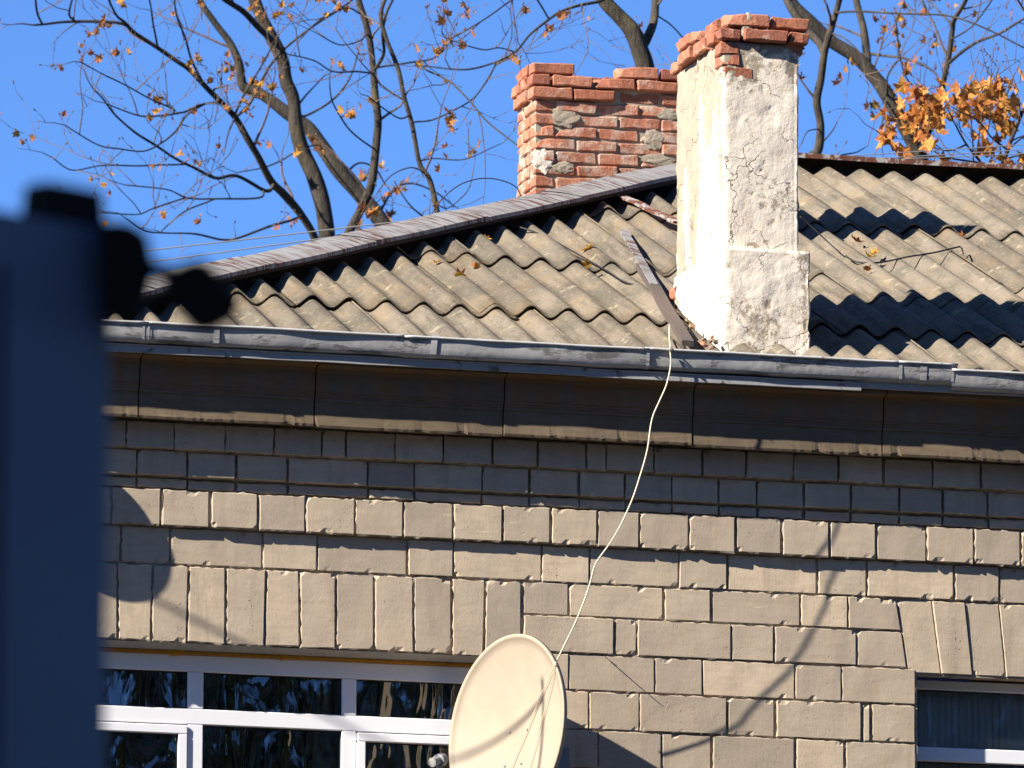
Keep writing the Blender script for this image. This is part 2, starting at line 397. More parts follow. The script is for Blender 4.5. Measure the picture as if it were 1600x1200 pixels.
# ---- wall body: backing mortar with window openings left free
W1 = (wx(-20, zL0), wx(792, zL0)); W2 = (wx(1432, zF0), wx(1432, zF0)+1.25)
zW2 = zc(0, [(1432, 1051), (1520, 1055), (1572, 1057)])
zWB = zL0-1.55                              # sill height
def wall_backing():
    mb = MB(); xs = np.arange(XL+.01, XR-.01, .03); zs = np.arange(zI0-2.4, zA1+.02, .022)
    idx = {}
    def inside(x, z):
        return (W1[0] < x < W1[1] and zWB < z < zL0-.001) or (W2[0] < x < W2[1] and zWB < z < zW2-.001)
    rows = []
    for z in zs:
        Pb = .068 if z > zA0 else (.034 if z > zBm else (.006 if z > zB0 else (.024 if z > zC0 else -.009)))
        Pf = .095 if z > zA0 else (.06 if z > zBm else (.03 if z > zB0 else (.035 if z > zC0 else 0.)))
        rows.append([(x, max(-Pf+.0085, -Pb+.010*N((x*9, z*9, 2.))+.017*N((x*37, z*37, 7.))), z) for x in xs])
    n = len(xs)
    for r_ in rows: mb.v += r_
    for i in range(len(zs)-1):
        for j in range(n-1):
            if not inside((xs[j]+xs[j+1])/2, (zs[i]+zs[i+1])/2):
                a = i*n+j; mb.f.append((a, a+1, a+1+n, a+n))
    return mb
wall = part('wall', wall_backing(), M['mortar'], at=(1.5, .0, zI0))
# body of the house behind the facing (openings are framed by four boxes), end walls and rear wall
zb, zt = 0.0, zA1
for nm, (x0, x1, y0, y1, z0, z1) in {
    'wall_core': (XL, W1[0], .06, .42, zI0-2.4, zt), 'wall_core ': (W1[1], W2[0], .06, .42, zI0-2.4, zt), 'wall_core  ': (W2[1], XR, .06, .42, zI0-2.4, zt),
    'wall_core   ': (W1[0], W1[1], .06, .42, zL0, zt), 'wall_core    ': (W2[0], W2[1], .06, .42, zW2, zt),
    'wall_core     ': (W1[0], W1[1], .06, .42, zI0-2.4, zWB), 'wall_core      ': (W2[0], W2[1], .06, .42, zI0-2.4, zWB),
    'lower_wall': (XL, XR, -.01, .42, 0, zI0-2.41), 'end_wall': (XL, XL+.4, .43, 10.5, 0, zt), 'end_wall ': (XR-.4, XR, .43, 10.5, 0, zt), 'rear_wall': (XL, XR, 10.51, 10.9, 0, zt),
    'ceiling': (XL+.41, XR-.41, .43, 10.5, zt-.2, zt-.05), 'inner_wall': (XL+.41, XR-.41, 3.2, 3.3, 0, zt-.21), 'inner_floor': (XL+.41, XR-.41, .43, 3.19, zWB-1.0, zWB-.8)}.items():
    b_ = MB(); b_.box(((x0+x1)/2, (y0+y1)/2, (z0+z1)/2), (x1-x0, y1-y0, z1-z0)); part(nm.strip(), b_, M['stone'] if nm.strip() != 'inner_wall' and nm.strip() != 'ceiling' and nm.strip() != 'inner_floor' else M['room'])

# ---- facing stones, one object each
def stone(c4, P, depth=.11, seed=0, cham=.0036, jit=.0046, name='stone_block', parent=None, m=None, rag=1.0):
    """c4 = (x,z) of bottom-left, bottom-right, top-right, top-left on the plane y=-P"""
    rnd = random.Random(seed); bl, br, tr, tl = [Vector((a, 0, b)) for a, b in c4]
    wid = ((br-bl).length+(tr-tl).length)/2; hei = ((tl-bl).length+(tr-br).length)/2
    nx = max(4, int(wid/.022)); nz = max(4, int(hei/.024))
    us = [0, cham/wid]+[k/nx for k in range(1, nx)]+[1-cham/wid, 1]
    vs2 = [0, cham/hei]+[k/nz for k in range(1, nz)]+[1-cham/hei, 1]
    tilt = rnd.uniform(-.004, .004); tz = rnd.uniform(-.003, .003); push = rnd.uniform(-.006, .002)
    chips = [(rnd.choice((0, 1)), rnd.choice((0, 1)), rnd.uniform(.010, .03)) for _ in range(rnd.choice((0, 0, 1, 2)))]+[(rnd.random(), rnd.choice((0, 1)), rnd.uniform(.006, .022)) for _ in range(rnd.choice((0, 1, 2, 4)))]
    rows = []
    for jv, v in enumerate(vs2):
        row = []
        for iu, u in enumerate(us):
            p = (bl*(1-u)+br*u)*(1-v)+(tl*(1-u)+tr*u)*v
            edge = iu in (0, len(us)-1) or jv in (0, len(vs2)-1)
            y = -P+tilt*(u-.5)+tz*(v-.5)+push+.0022*N((p.x*7+seed, p.z*7, seed*.37))
            if edge:
                k = jit*rag
                p = p+Vector(((N((p.x*33, p.z*33, seed))*1.5+N((p.x*90, p.z*90, seed)))*k, 0, (N((p.x*33, p.z*33, seed+9.3))*1.5+N((p.x*90, p.z*90, seed+4)))*k)); y += cham*(.75+.5*abs(N((p.x*30, p.z*30, 3))))
            for cu, cv, cr in chips:
                d = math.hypot((u-cu)*wid, (v-cv)*hei)*(1.1+.45*N((p.x*45, p.z*45, seed*.7)))
                if d < cr: y += min(.012, (cr-d)*.7)
            row.append((p.x, y, p.z))
        rows.append(row)
    mb = MB(); mb.quad_grid(rows)
    n, k = len(us), len(vs2)
    ring = [j for j in range(n)]+[i*n+n-1 for i in range(1, k)]+[(k-1)*n+j for j in range(n-2, -1, -1)]+[i*n for i in range(k-2, 0, -1)]
    base = len(mb.v)
    for i in ring: x, y, z = mb.v[i]; mb.v.append((x, -P+depth, z))
    L_ = len(ring)
    for i in range(L_): mb.f.append((ring[i], base+i, base+(i+1) % L_, ring[(i+1) % L_]))
    return part(name, mb, m or M['stone'], parent or wall)
SEED = [100]
GAP = .0056
def course(joints, z0, z1, P, depth=.11, rag=1.0, split=None):
    xs = [wx(j, (z0+z1)/2, P) for j in joints]
    for a, b in zip(xs[:-1], xs[1:]):
        SEED[0] += 1; g_ = GAP*random.uniform(.45, 1.7); dz = random.uniform(-.002, .002)
        stone(((a+g_, z0+.004+dz), (b-g_, z0+.004+dz), (b-g_, z1-.006+dz), (a+g_, z1-.006+dz)), P, depth, SEED[0], rag=rag)
def fill(first, step, end):
    out = [first]
    while (out[-1] < end if step > 0 else out[-1] > end): out.append(out[-1]+step*random.uniform(.93, 1.07))
    return out
LFT, RGT = -900, 2350
A = fill(197, -76, LFT)[::-1]+[273, 352, 428, 503, 542, 617, 693, 769, 841, 917, 947, 1022, 1097, 1167, 1241, 1309, 1381, 1458]+fill(1533, 75, RGT)
Bj = fill(214, -78, LFT)[::-1]+[292, 369, 450, 575, 648, 753, 827, 905, 977, 1050, 1123, 1183, 1256, 1330, 1405, 1473]+fill(1544, 74, RGT)
Cj = fill(175, -76, LFT)[::-1]+[252, 329, 404, 478, 555, 630, 709, 785, 861, 934, 999, 1077, 1149, 1222, 1296, 1370, 1448, 1522]+fill(1595, 74, RGT)
Dj = fill(189, -110, LFT)[::-1]+[266, 411, 495, 637, 709, 846, 921, 1061, 1136, 1278, 1354, 1491]+fill(1562, 110, RGT)
course(A, zA0, zA1, .095, .10)
course(Bj, zBm, zA0, .060, .09, .6)
course(Bj, zB0, zBm-.004, .030, .08, .6)
course(Cj, zC0, zB0, .035, .11, 1.5)
course(Dj, zD0, zC0, 0, .10, 1.2)
# soldier course over the first window
sol_t = [-20-58*k for k in range(0, -1, -1)]
sj = [(-45, -45), (14, 14), (72, 71), (128, 127), (184, 184), (239, 236), (295, 292), (353, 352), (416, 413), (468, 469), (525, 525), (585, 585), (646, 647), (706, 706), (759, 756), (815, 815)]
for (a, a2), (b, b2) in zip(sj[:-1], sj[1:]):
    SEED[0] += 1; g_ = GAP*1.1
    stone(((wx(a2, zL0)+g_, zL0+random.uniform(-.004, .006)), (wx(b2, zL0)-g_, zL0+random.uniform(-.004, .006)), (wx(b, zD0)-g_, zD0-.008), (wx(a, zD0)+g_, zD0-.008)), 0, .12, SEED[0], rag=1.6)
# splayed lintel over the second window
vj = [(1402, 1419), (1456, 1471), (1508, 1520), (1561, 1572), (1614, 1622), (1667, 1672), (1720, 1722), (1773, 1772), (1826, 1820), (1880, 1868)]
for (a, a2), (b, b2) in zip(vj[:-1], vj[1:]):
    SEED[0] += 1; g_ = .003
    stone(((wx(a2, zW2)+g_, zW2), (wx(b2, zW2)-g_, zW2), (wx(b, zD0)-g_, zD0-.008), (wx(a, zD0)+g_, zD0-.008)), -.002, .12, SEED[0], rag=.6)
def free(z0, z1, pairs, xe=None):
    for a, b in pairs:
        SEED[0] += 1; x0 = wx(a, (z0+z1)/2); x1 = wx(b, (z0+z1)/2)
        g_ = .0050*random.uniform(.5, 1.9)
        stone(((x0+g_, z0+.005), (x1-g_, z0+.005), (x1-g_, z1-.005), (x0+g_, z1-.005)), 0, .11, SEED[0], rag=1.2)
leftE = fill(-50, -112, LFT)[::-1]
pr = lambda l: list(zip(l[:-1], l[1:]))
free(zE0, zD0, [(817, 889), (889, 1037), (1037, 1112), (1112, 1251), (1251, 1325)]+pr(leftE)+pr(fill(1885, 112, RGT)))
SEED[0] += 1; stone(((wx(1325, zE0)+.005, zE0+.005), (wx(1409, zE0)-.006, zE0+.005), (wx(1401, zD0)-.006, zD0-.006), (wx(1325, zD0)+.005, zD0-.006)), 0, .11, SEED[0])
free(zF0, zE0, [(817, 960), (960, 996), (996, 1142), (1142, 1210), (1210, 1339)]+pr(leftE)+pr(fill(1880, 112, RGT)))
SEED[0] += 1; stone(((wx(1339, zF0)+.005, zF0+.005), (wx(1418, zF0)-.006, zF0+.005), (wx(1410, zE0)-.006, zE0-.005), (wx(1339, zE0)+.005, zE0-.005)), 0, .11, SEED[0])
w2r = 1432+int(1.25*290)
free(zG0, zF0, [(794, 889), (889, 1023), (1023, 1098), (1098, 1242), (1242, 1315), (1315, 1431)]+pr(fill(-30, -112, LFT)[::-1])+pr(fill(w2r, 112, RGT)))
free(zH0, zG0, [(794, 850), (850, 921), (921, 999), (999, 1136), (1136, 1212), (1212, 1347), (1347, 1361), (1361, 1432)]+pr(fill(-24, -112, LFT)[::-1])+pr(fill(w2r, 110, RGT)))
free(zI0, zH0, [(794, 934), (934, 1034), (1034, 1112), (1112, 1243), (1243, 1320), (1320, 1433)]+pr(fill(-24, -112, LFT)[::-1])+pr(fill(w2r, 108, RGT)))
zz = zI0
for k in range(7):
    free(zz-.205, zz, pr([794+o for o in ((0, 75, 215, 290, 430, 505, 640) if k % 2 else (0, 140, 215, 355, 430, 570, 640))])); zz -= .205

# ---- cornice
zf1, zf2, zf3 = zc(.24, [(769, 590)]), zc(.235, [(769, 627)]), zc(.19, [(769, 641)])
prof = [(-.02, Z0+.045), (.27, Z0+.045), (.30, Z0+.02), (.30, Z0-.003), (.245, zf1), (.235, zf1-.02), (.232, zf2+.004), (.226, zf2+.002), (.226, zf2-.010), (.220, zf2-.012), (.220, zf2-.023), (.214, zf2-.025), (.214, zf3-.002), (.207, zf3-.006), (.205, (zf3+zCor)/2), (.208, zCor+.012), (.204, zCor), (.185, zCor+.004), (.10, zCor+.012), (-.02, zCor+.012)]
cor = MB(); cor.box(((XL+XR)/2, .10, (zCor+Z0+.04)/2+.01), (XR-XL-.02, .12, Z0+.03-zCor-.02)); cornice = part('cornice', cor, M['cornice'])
cj = [LFT, -560, -250, -40, 215, 490, 785, 1080, 1377, 1680, 1980, RGT]
for q, (a, b) in enumerate(zip(cj[:-1], cj[1:])):
    x0, x1 = wx(a, zCor, .19)+.004, wx(b, zCor, .19)-.004; n = int((x1-x0)/.02); rows = []
    oy = random.uniform(-.006, .006); oz = random.uniform(-.004, .004)
    for i in range(n+1):
        x = x0+(x1-x0)*i/n; rag = max(0, N((x*14, 3.1, q))-.18)*.030+.004*N((x*50, 1, 1)); sag = .003*N((x*2, 8, 8))
        row = []
        for k, (P, z) in enumerate(prof):
            if k in (15, 16): row.append((x, -P-oy+.6*max(rag, 0), z+oz+rag+sag))
            else: row.append((x, -P-oy+.0015*N((x*12, z*30, k)), z+oz+sag))
        rows.append(row)
    mb = MB(); mb.quad_grid([list(c) for c in zip(*rows)])
    nn = n+1; k0 = len(prof)
    mb.f.append(tuple(j*nn for j in range(k0))); mb.f.append(tuple(j*nn+n for j in range(k0-1, -1, -1)))
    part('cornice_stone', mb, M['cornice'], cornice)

# ---- drip flashing and gutter
def strip(px0, px1, prof2, m, name, parent=None, wob=.002, dz=0, step=.05, dP=0, close=False):
    x0, x1 = wx(px0, Z0, .33), wx(px1, Z0, .33); n = max(2, int((x1-x0)/step)); rows = []
    for P, z in prof2:
        rows.append([(x0+(x1-x0)*i/n, -P-dP+wob*N(((x0+(x1-x0)*i/n)*3.3, P*40, 5)), z+dz+wob*N(((x0+(x1-x0)*i/n)*4, z*20, 11))) for i in range(n+1)])
    mb = MB(); mb.quad_grid(rows); return part(name, mb, m, parent, smooth=False)
fl = [(.17, Z0+.048), (.336, Z0+.046), (.340, Z0+.043), (.338, Z0+.039), (.332, Z0+.037), (.332, Z0+.004), (.326, Z0+.001), (.322, Z0+.003), (.326, Z0+.034)]
strip(LFT, 925, fl, M['flash'], 'drip_flashing')
strip(915, 1345, [(P+.004, z-.004) for P, z in fl], M['flash'], 'drip_flashing')
strip(1318, RGT, [(P-.002, z+.012) for P, z in fl], M['flash'], 'drip_flashing')
ga = [(.200, Z0+.165), (.205, Z0+.10), (.235, Z0+.062), (.285, Z0+.050), (.335, Z0+.051), (.356, Z0+.056), (.364, Z0+.068), (.369, Z0+.095), (.373, Z0+.125), (.375, Z0+.150)]
secs = [(LFT, -420, 0), (-425, 228, 0), (222, 633, .001), (628, 1010, -.001), (1004, 1405, .0015), (1400, 1492, .003), (1484, 1800, -.024), (1795, RGT, -.022)]
gsec = []
for i, (a, b, dz) in enumerate(secs):
    s_ = strip(a, b, ga, M['zinc'], 'gutter_section', wob=.006, dz=dz, dP=(.003 if i % 2 else 0))
    s_.data.polygons.foreach_set('use_smooth', [True]*len(s_.data.polygons)); gsec.append(s_)
    x0, x1 = wx(a, Z0, .33), wx(b, Z0, .33); n = int((x1-x0)/.05)
    lp = MB(); lp.tube([(x0+(x1-x0)*k/n, -.381+.004*N((x0+(x1-x0)*k/n*3, 1, i)), Z0+.152+dz+.005*N((x0+(x1-x0)*k/n*2.4, 4, i))) for k in range(n+1)], .0075, 6); part('gutter_lip', lp, M['lip'], s_, smooth=True)
def strap(px, wpx, lean=0.0, sec=0, m='zinc', off=.006):
    pts = [(.34, Z0+.165), (.384, Z0+.164)]+[(P+off, z-.002) for P, z in ga[:2:-1]]; x = wx(px, Z0+.1, .37); hw = wpx/300/2; mb = MB()
    mb.quad_grid([[(x-hw+lean*(Z0+.16-z), -P, z), (x+hw+lean*(Z0+.16-z), -P, z)] for P, z in pts])
    mb.quad_grid([[(x-hw+lean*(Z0+.16-z), -P+.004, z), (x+hw+lean*(Z0+.16-z), -P+.004, z)] for P, z in pts])
    part('gutter_strap', mb, M[m], gsec[sec])
strap(338, 9, 0, 2); strap(678, 10, -.06, 3, 'lip', .010); strap(1443, 11, -.03, 5); strap(224, 4, 0, 1); strap(232, 3, 0, 2); strap(1012, 5, 0, 4); strap(1407, 5, 0, 5); strap(1488, 5, 0, 5); strap(-120, 9, 0, 1); strap(1760, 9, 0, 6)

# ---- roof: deck, corrugated sheets, hip and ridge caps
XC = -2.64                                   # hip corner on the eave line
RUN = 5.50; YR = -EV+RUN; XA = XC+RUN        # ridge
WAVE, AMP = .2, .030
dk = MB(); e = -.10
dk.v = [(XC, -EV+.12, ZE+e), (XR+.1, -EV+.12, ZE+e), (XR+.1, YR, zroof(YR)+e), (XA, YR, zroof(YR)+e), (XC, 2*RUN-EV, ZE+e), (XR+.1, 2*RUN-EV, ZE+e)]
dk.f = [(0, 1, 2, 3), (0, 3, 4), (3, 2, 5, 4)]
roof = part('roof', dk, M['dark_wood'], at=(1.5, YR, ZE))
def sheet_mesh(x0, nw, s0, s1, seed, cut=True, xform=None, lift=.0, lf=.034):
    rnd = random.Random(seed); nx = nw*14; ns = 7; x1 = x0+nw*WAVE
    ang = rnd.uniform(-.004, .004); bow = rnd.uniform(-.003, .005)
    top, bot = [], []
    for i in range(ns+1):
        tt = i/ns; s = s0+(s1-s0)*tt; ra, rb = [], []
        for j in range(nx+1):
            u = j/nx; x = x0+(x1-x0)*u
            h = AMP*math.cos(2*math.pi*(x-.05)/WAVE)+lf*(1-tt)+.010*(1-u)+lift+bow*math.sin(math.pi*tt)
            ss = s+ang*(x-x0)+(.006*N((x*9, seed, i)) if i in (0, ns) else 0)
            ra.append((x, -EV+ss, ZE+TA*ss+h)); rb.append((x, -EV+ss+.002, ZE+TA*ss+h-.0095))
        top.append(ra); bot.append(rb)
    mb = MB(); mb.quad_grid(top); k = len(mb.v); mb.quad_grid(bot); n = nx+1
    mb.f[len(mb.f)//2:] = [f[::-1] for f in mb.f[len(mb.f)//2:]]
    for j in range(nx): mb.f.append((j+1, j, k+j, k+j+1)); a = ns*n+j; mb.f.append((a, a+1, k+a+1, k+a))
    for i in range(ns):
        a = i*n; mb.f.append((a, a+n, k+a+n, k+a)); a = i*n+nx; mb.f.append((a+n, a, k+a, k+a+n))
    me = mesh('roof_sheet', mb.v, mb.f, True)
    bm = bmesh.new(); bm.from_mesh(me)
    if cut:
        nrm = Vector((1, -1, 0)).normalized(); p = Vector((XC, -EV, ZE))+nrm*.20
        bmesh.ops.bisect_plane(bm, geom=bm.verts[:]+bm.edges[:]+bm.faces[:], plane_co=p, plane_no=nrm, clear_inner=True, clear_outer=False)
    if xform: bmesh.ops.transform(bm, matrix=xform, verts=bm.verts)
    ok = len(bm.faces) > 4; bm.to_mesh(me); bm.free()
    for ed in me.edges: pass
    return me if ok else None
rowsS = [(.04, 1.02), (.84, 2.36), (2.18, 3.82), (3.64, 5.44)]
for ri, (s0, s1) in enumerate(rowsS):
    x = XC-.1-.3*(ri % 2); ci = 0
    while x < XR:
        a = s0+random.uniform(-.035, .035); b = s1
        if ri == 2 and 1.55 < x < 2.55: a = 1.66
        if ri == 0: a = .005+random.uniform(-.008, .008)
        me = sheet_mesh(x, 6 if random.random() < .9 else 5, a, b, ri*50+ci, lf=.027 if ri else .0)
        if me: part('roof_sheet', me, M['slate'], roof)
        x += 1.0; ci += 1
# rear and end slopes
mx = Matrix.Translation((0, 2*(YR), 0)) @ Matrix.Scale(-1, 4, (0, 1, 0))
for k in range(10):
    me = sheet_mesh(XA-2+k*1.0, 6, .05, 5.42, 900+k, False, mx); 
    bm = bmesh.new(); bm.from_mesh(me); bmesh.ops.bisect_plane(bm, geom=bm.verts[:]+bm.edges[:]+bm.faces[:], plane_co=(XC, 2*RUN-EV, 0), plane_no=Vector((1, 1, 0)).normalized(), clear_inner=True); bm.to_mesh(me); ok = len(bm.faces) > 4; bm.free()
    if ok and XA-2+k < XR: part('roof_sheet', me, M['slate'], roof)
for k in range(11):                          # hipped end: same sheets turned a quarter
    y0 = -EV+k*1.0
    rot = Matrix(((0, 1, 0, XC+EV), (-1, 0, 0, YR), (0, 0, 1, 0), (0, 0, 0, 1)))
    me = sheet_mesh(-RUN+k*1.0, 6, .05, 5.42, 950+k, False, rot)
    bm = bmesh.new(); bm.from_mesh(me)
    for pn in ((-1, 1, 0), (-1, -1, 0)):
        bmesh.ops.bisect_plane(bm, geom=bm.verts[:]+bm.edges[:]+bm.faces[:], plane_co=(XA, YR, 0), plane_no=Vector(pn).normalized(), clear_inner=True)
    ok = len(bm.faces) > 4; bm.to_mesh(me); bm.free()
    if ok: part('roof_sheet', me, M['slate'], roof)
hd = Vector((1, 1, TA)).normalized(); wf = Vector((1.16, -1, -TA)).normalized(); wb = Vector((-1, 1.16, -TA)).normalized()
H0 = Vector((XC, -EV, ZE)); HLEN = (Vector((XA, YR, zroof(YR)))-H0).length
nseg = 7; RAISE = .115
for k in range(nseg):
    a, b = HLEN*(k/nseg)-.30, HLEN*((k+1)/nseg)-.30+.07
    a = max(a, .45); mb = MB(); n = 14; rows = [[], [], [], [], []]; lift = .006*(k % 2)
    for i in range(n+1):
        s = a+(b-a)*i/n; p = H0+hd*s+Vector((0, 0, RAISE+lift+.008*N((s*1.5, 2, 2))))
        w_ = .245+.012*N((s*1.7, 5, 5)); up = Vector((0, 0, 1))
        rows[0].append(p+wb*.2-up*.01); rows[1].append(p); rows[2].append(p+wf*w_*.55+up*.012); rows[3].append(p+wf*w_+up*.01); rows[4].append(p+wf*(w_+.002)-up*.012)
    mb.quad_grid(rows); part('hip_cap', mb, M['hip'], roof)
mb = MB(); n = 30; rows = [[], [], [], []]
for i in range(n+1):
    s = .5+(HLEN-.75)*i/n; p = H0+hd*s+Vector((0, 0, RAISE)); o = wf*(.215+.006*N((s*3, 1, 1)))
    up = Vector((0, 0, 1))
    for q, v in enumerate((p+o-up*.008, p+o-up*.040, p+o-wf*.10-up*.045, p+o-wf*.10-up*.01)): rows[q].append(v)
mb.quad_grid(rows); part('hip_board', mb, M['dark_wood'], roof)
mb = MB(); mb.quad_grid([[H0+hd*s+Vector((0, 0, RAISE-.02)) for s in (.1, HLEN-.1)], [H0+hd*s+Vector((0, 0, -.10)) for s in (.1, HLEN-.1)]]); part('hip_rafter', mb, M['dark_wood'], roof)
zr = zroof(YR)
for k, (a, b) in enumerate([(XA-.1, XA+1.35), (XA+1.3, XA+2.6), (XA+2.5, XR+.15)]):
    n = 16; rows = [[], [], [], []]
    for i in range(n+1):
        x = a+(b-a)*i/n; z = zr+.085+.006*(k % 2)+.012*N((x*1.3, 7, 3)); y = YR
        rows[0].append((x, y+.20, z-.075)); rows[1].append((x, y, z)); rows[2].append((x, y-.17+.01*N((x*3, 1, 8)), z-.035)); rows[3].append((x, y-.172, z-.065))
    mb = MB(); mb.quad_grid(rows); part('ridge_cap', mb, M['ridge'], roof)
mb = MB(); mb.box(((XA+XR)/2, YR-.04, zr+.0), (XR-XA, .05, .1)); part('ridge_board', mb, M['dark_wood'], roof)

# ---- chimneys
def brick_variants(n, size, tagname):
    out = []
    for k in range(n):
        mb = MB(); hx, hy, hz = [q/2 for q in size]; us = (-1, -.9, -.35, .3, .9, 1); ts = (-1, -.8, 0, .8, 1)
        bm = bmesh.new(); bmesh.ops.create_cube(bm, size=1.0)
        bmesh.ops.scale(bm, vec=size, verts=bm.verts)
        bmesh.ops.bevel(bm, geom=bm.edges[:], offset=.007, segments=1, affect='EDGES')
        bmesh.ops.subdivide_edges(bm, edges=[e_ for e_ in bm.edges if e_.calc_length() > .09], cuts=2, use_grid_fill=True)
        for v in bm.verts:
            v.co += Vector((N(v.co*21+Vector((k*7, 0, 0)))*.008, N(v.co*23+Vector((0, k*5, 3)))*.008, N(v.co*19+Vector((4, 0, k*9)))*.008))
        rnd = random.Random(k+hash(tagname) % 7)
        if k % 3:
            c = Vector((rnd.choice((-1, 1))*hx, rnd.choice((-1, 1))*hy, rnd.choice((-1, 1))*hz))
            for v in bm.verts:
                d = (v.co-c).length
                if d < .06: v.co += (Vector((0, 0, 0))-c).normalized()*(.06-d)*.7
        me = bpy.data.meshes.new('brick'); bm.to_mesh(me); bm.free(); out.append(me)
    return out
BV = {'s': brick_variants(5, (.245, .115, .066), 's'), 'h': brick_variants(4, (.118, .115, .066), 'h'), 'q': brick_variants(3, (.18, .115, .066), 'q')}
def put_brick(parent, c, rz=0, kind='s', m='brick', sc_=(1, 1, 1), tilt=.024):
    me = random.choice(BV[kind])
    if len(me.materials) == 0: me.materials.append(M[m])
    o = bpy.data.objects.new('brick', me); COL.objects.link(o); o.parent = parent
    if me.materials[0] != M[m]: o.material_slots[0].link = 'OBJECT'; o.material_slots[0].material = M[m]
    o.location = Vector(c)-wpos[parent.name]; o.rotation_euler = (random.gauss(0, tilt*.6), random.gauss(0, tilt*.6), rz+random.gauss(0, tilt)); o.scale = sc_
    return o
def plaster_body(x0, x1, y0, y1, z0, z1, seed, amp, barefn, step=.016, rnd_=.02):
    per = []; W_, D_ = x1-x0, y1-y0
    def side(a, b, nrm):
        L_ = (Vector(b)-Vector(a)).length; n = int(L_/step)
        for i in range(n):
            t = i/n; p = Vector(a)*(1-t)+Vector(b)*t; per.append((p, Vector(nrm)))
    side((x0, y0, 0), (x1, y0, 0), (0, -1, 0)); side((x1, y0, 0), (x1, y1, 0), (1, 0, 0)); side((x1, y1, 0), (x0, y1, 0), (0, 1, 0)); side((x0, y1, 0), (x0, y0, 0), (-1, 0, 0))
    nz = int((z1-z0)/step); rows, bare = [], []
    cx, cy = (x0+x1)/2, (y0+y1)/2
    for i in range(nz+1):
        z = z0+(z1-z0)*i/nz; row = []
        for p, nrm in per:
            q = Vector((p.x, p.y, z)); bf = barefn(q, nrm)
            d = amp*(N(q*5+Vector((seed, 0, 0)))+.6*N(q*13+Vector((0, seed, 0)))+.35*N(q*34))
            pe = N(q*8+Vector((3, seed, 1)))+.5*N(q*22)
            if pe > .46: d -= min(.005, (pe-.46)*.05)
            ex = min(abs(p.x-x0), abs(p.x-x1)); ey = min(abs(p.y-y0), abs(p.y-y1)); cd_ = max(ex, ey) if min(ex, ey) < 1e-6 else 1
            if cd_ < .025: d -= (.025-cd_)*.55*(.6+N(q*17))
            row.append(q+nrm*d); bare.append(max(0, min(1, bf+(.25 if pe > .48 else 0))))
        rows.append(row)
    mb = MB(); mb.quad_grid(rows, True); n = len(per); k = nz*n
    mb.f.append(tuple(range(k, k+n)))
    me = mesh('plaster', mb.v, mb.f, True); at_ = me.attributes.new('bare', 'FLOAT', 'POINT'); at_.data.foreach_set('value', bare)
    return me
# front chimney, whitewashed
c1x0, c1x1 = at_y(1129, 385, .03).x, at_y(1249, 385, .03).x; c1y0, c1y1 = .03, .93
zl = at_y(1129, 388, .0).z; zcap = at_y(1129, 66, .03).z
core = MB(); core.box(((c1x0+c1x1)/2, .48, (ZE+zcap)/2), (c1x1-c1x0-.06, .84, zcap-ZE)); ch1 = part('chimney', core, M['mortar'], at=((c1x0+c1x1)/2, .48, ZE+.2))
def bare1(q, nrm):
    t = (q.z-zl)/(zcap-zl)
    if nrm.x < -.5: b = .32+max(0, t-.35)*.75+.25*min(1, max(0, (q.y-.3)/.5))+.5*N((q.x*3, q.y*9, q.z*2.2))
    elif nrm.y < -.5: b = .27+max(0, t-.7)*1.4
    else: b = .5
    return b+.35*N(q*3.1)
me = plaster_body(c1x0, c1x1, c1y0, c1y1, zl-.03, zcap+.004, 3, .0042, bare1); part('plaster_shaft', me, M['plaster'], ch1)
bx0, bx1 = at_y(1130, 470, 0).x-.002, at_y(1267, 470, 0).x
me = plaster_body(bx0, bx1, -.004, .965, ZE+.02, zl+.006, 8, .006, lambda q, n: (.22 if n.x < -.5 else .30)+.4*N(q*3.3)); part('plaster_base', me, M['plaster'], ch1)
# capping courses
def ring_course(parent, x0, x1, y0, y1, z, m, off=0.0, skip=(), kinds='s', jit=.010, keep=None):
    """one course of bricks round a rectangle, joints about 1 cm"""
    def run(a, b, fixed, axis, rz):
        L_ = b-a; n = max(1, round(L_/.256)); p = a+off
        pos = a
        first = .118+.01 if off else .245+.01
        while pos < b-.04:
            ln = first if pos == a else .255
            ln = min(ln, b-pos); kd = 's' if ln > .2 else ('q' if ln > .15 else 'h'); nat = {'s': .245, 'q': .18, 'h': .118}[kd]
            c = pos+ln/2; w_ = (ln-.010)/nat
            loc = (c, fixed, z) if axis == 'x' else (fixed, c, z)
            if keep is None or keep(loc):
                j = random.gauss(0, jit)
                loc = (loc[0], loc[1]+j, loc[2]) if axis == 'x' else (loc[0]+j, loc[1], loc[2])
                put_brick(parent, loc, rz, kd, m, (w_*random.uniform(.97, 1.0), 1, random.uniform(.94, 1.03)))
            pos += ln
    run(x0, x1, y0+.0575, 'x', 0); run(x0, x1, y1-.0575, 'x', 0)
    run(y0+.12, y1-.12, x0+.0575, 'y', R(90)); run(y0+.12, y1-.12, x1-.0575, 'y', R(90))
z1c = zcap+.042
cm = MB(); cm.box(((c1x0+c1x1)/2, .48, zcap+.03), (c1x1-c1x0-.03, .84, .07)); part('cap_mortar', cm, M['rubble'], ch1)
ring_course(ch1, c1x0-.028, c1x1+.05, c1y0-.035, c1y1+.03, z1c, 'brick', off=.1)
ring_course(ch1, c1x0+.004, c1x1+.055, c1y0-.02, c1y1-.02, z1c+.079, 'brick', off=0, keep=lambda l: l[1] < .45 and not (c1x0+.16 < l[0] < c1x0+.2))
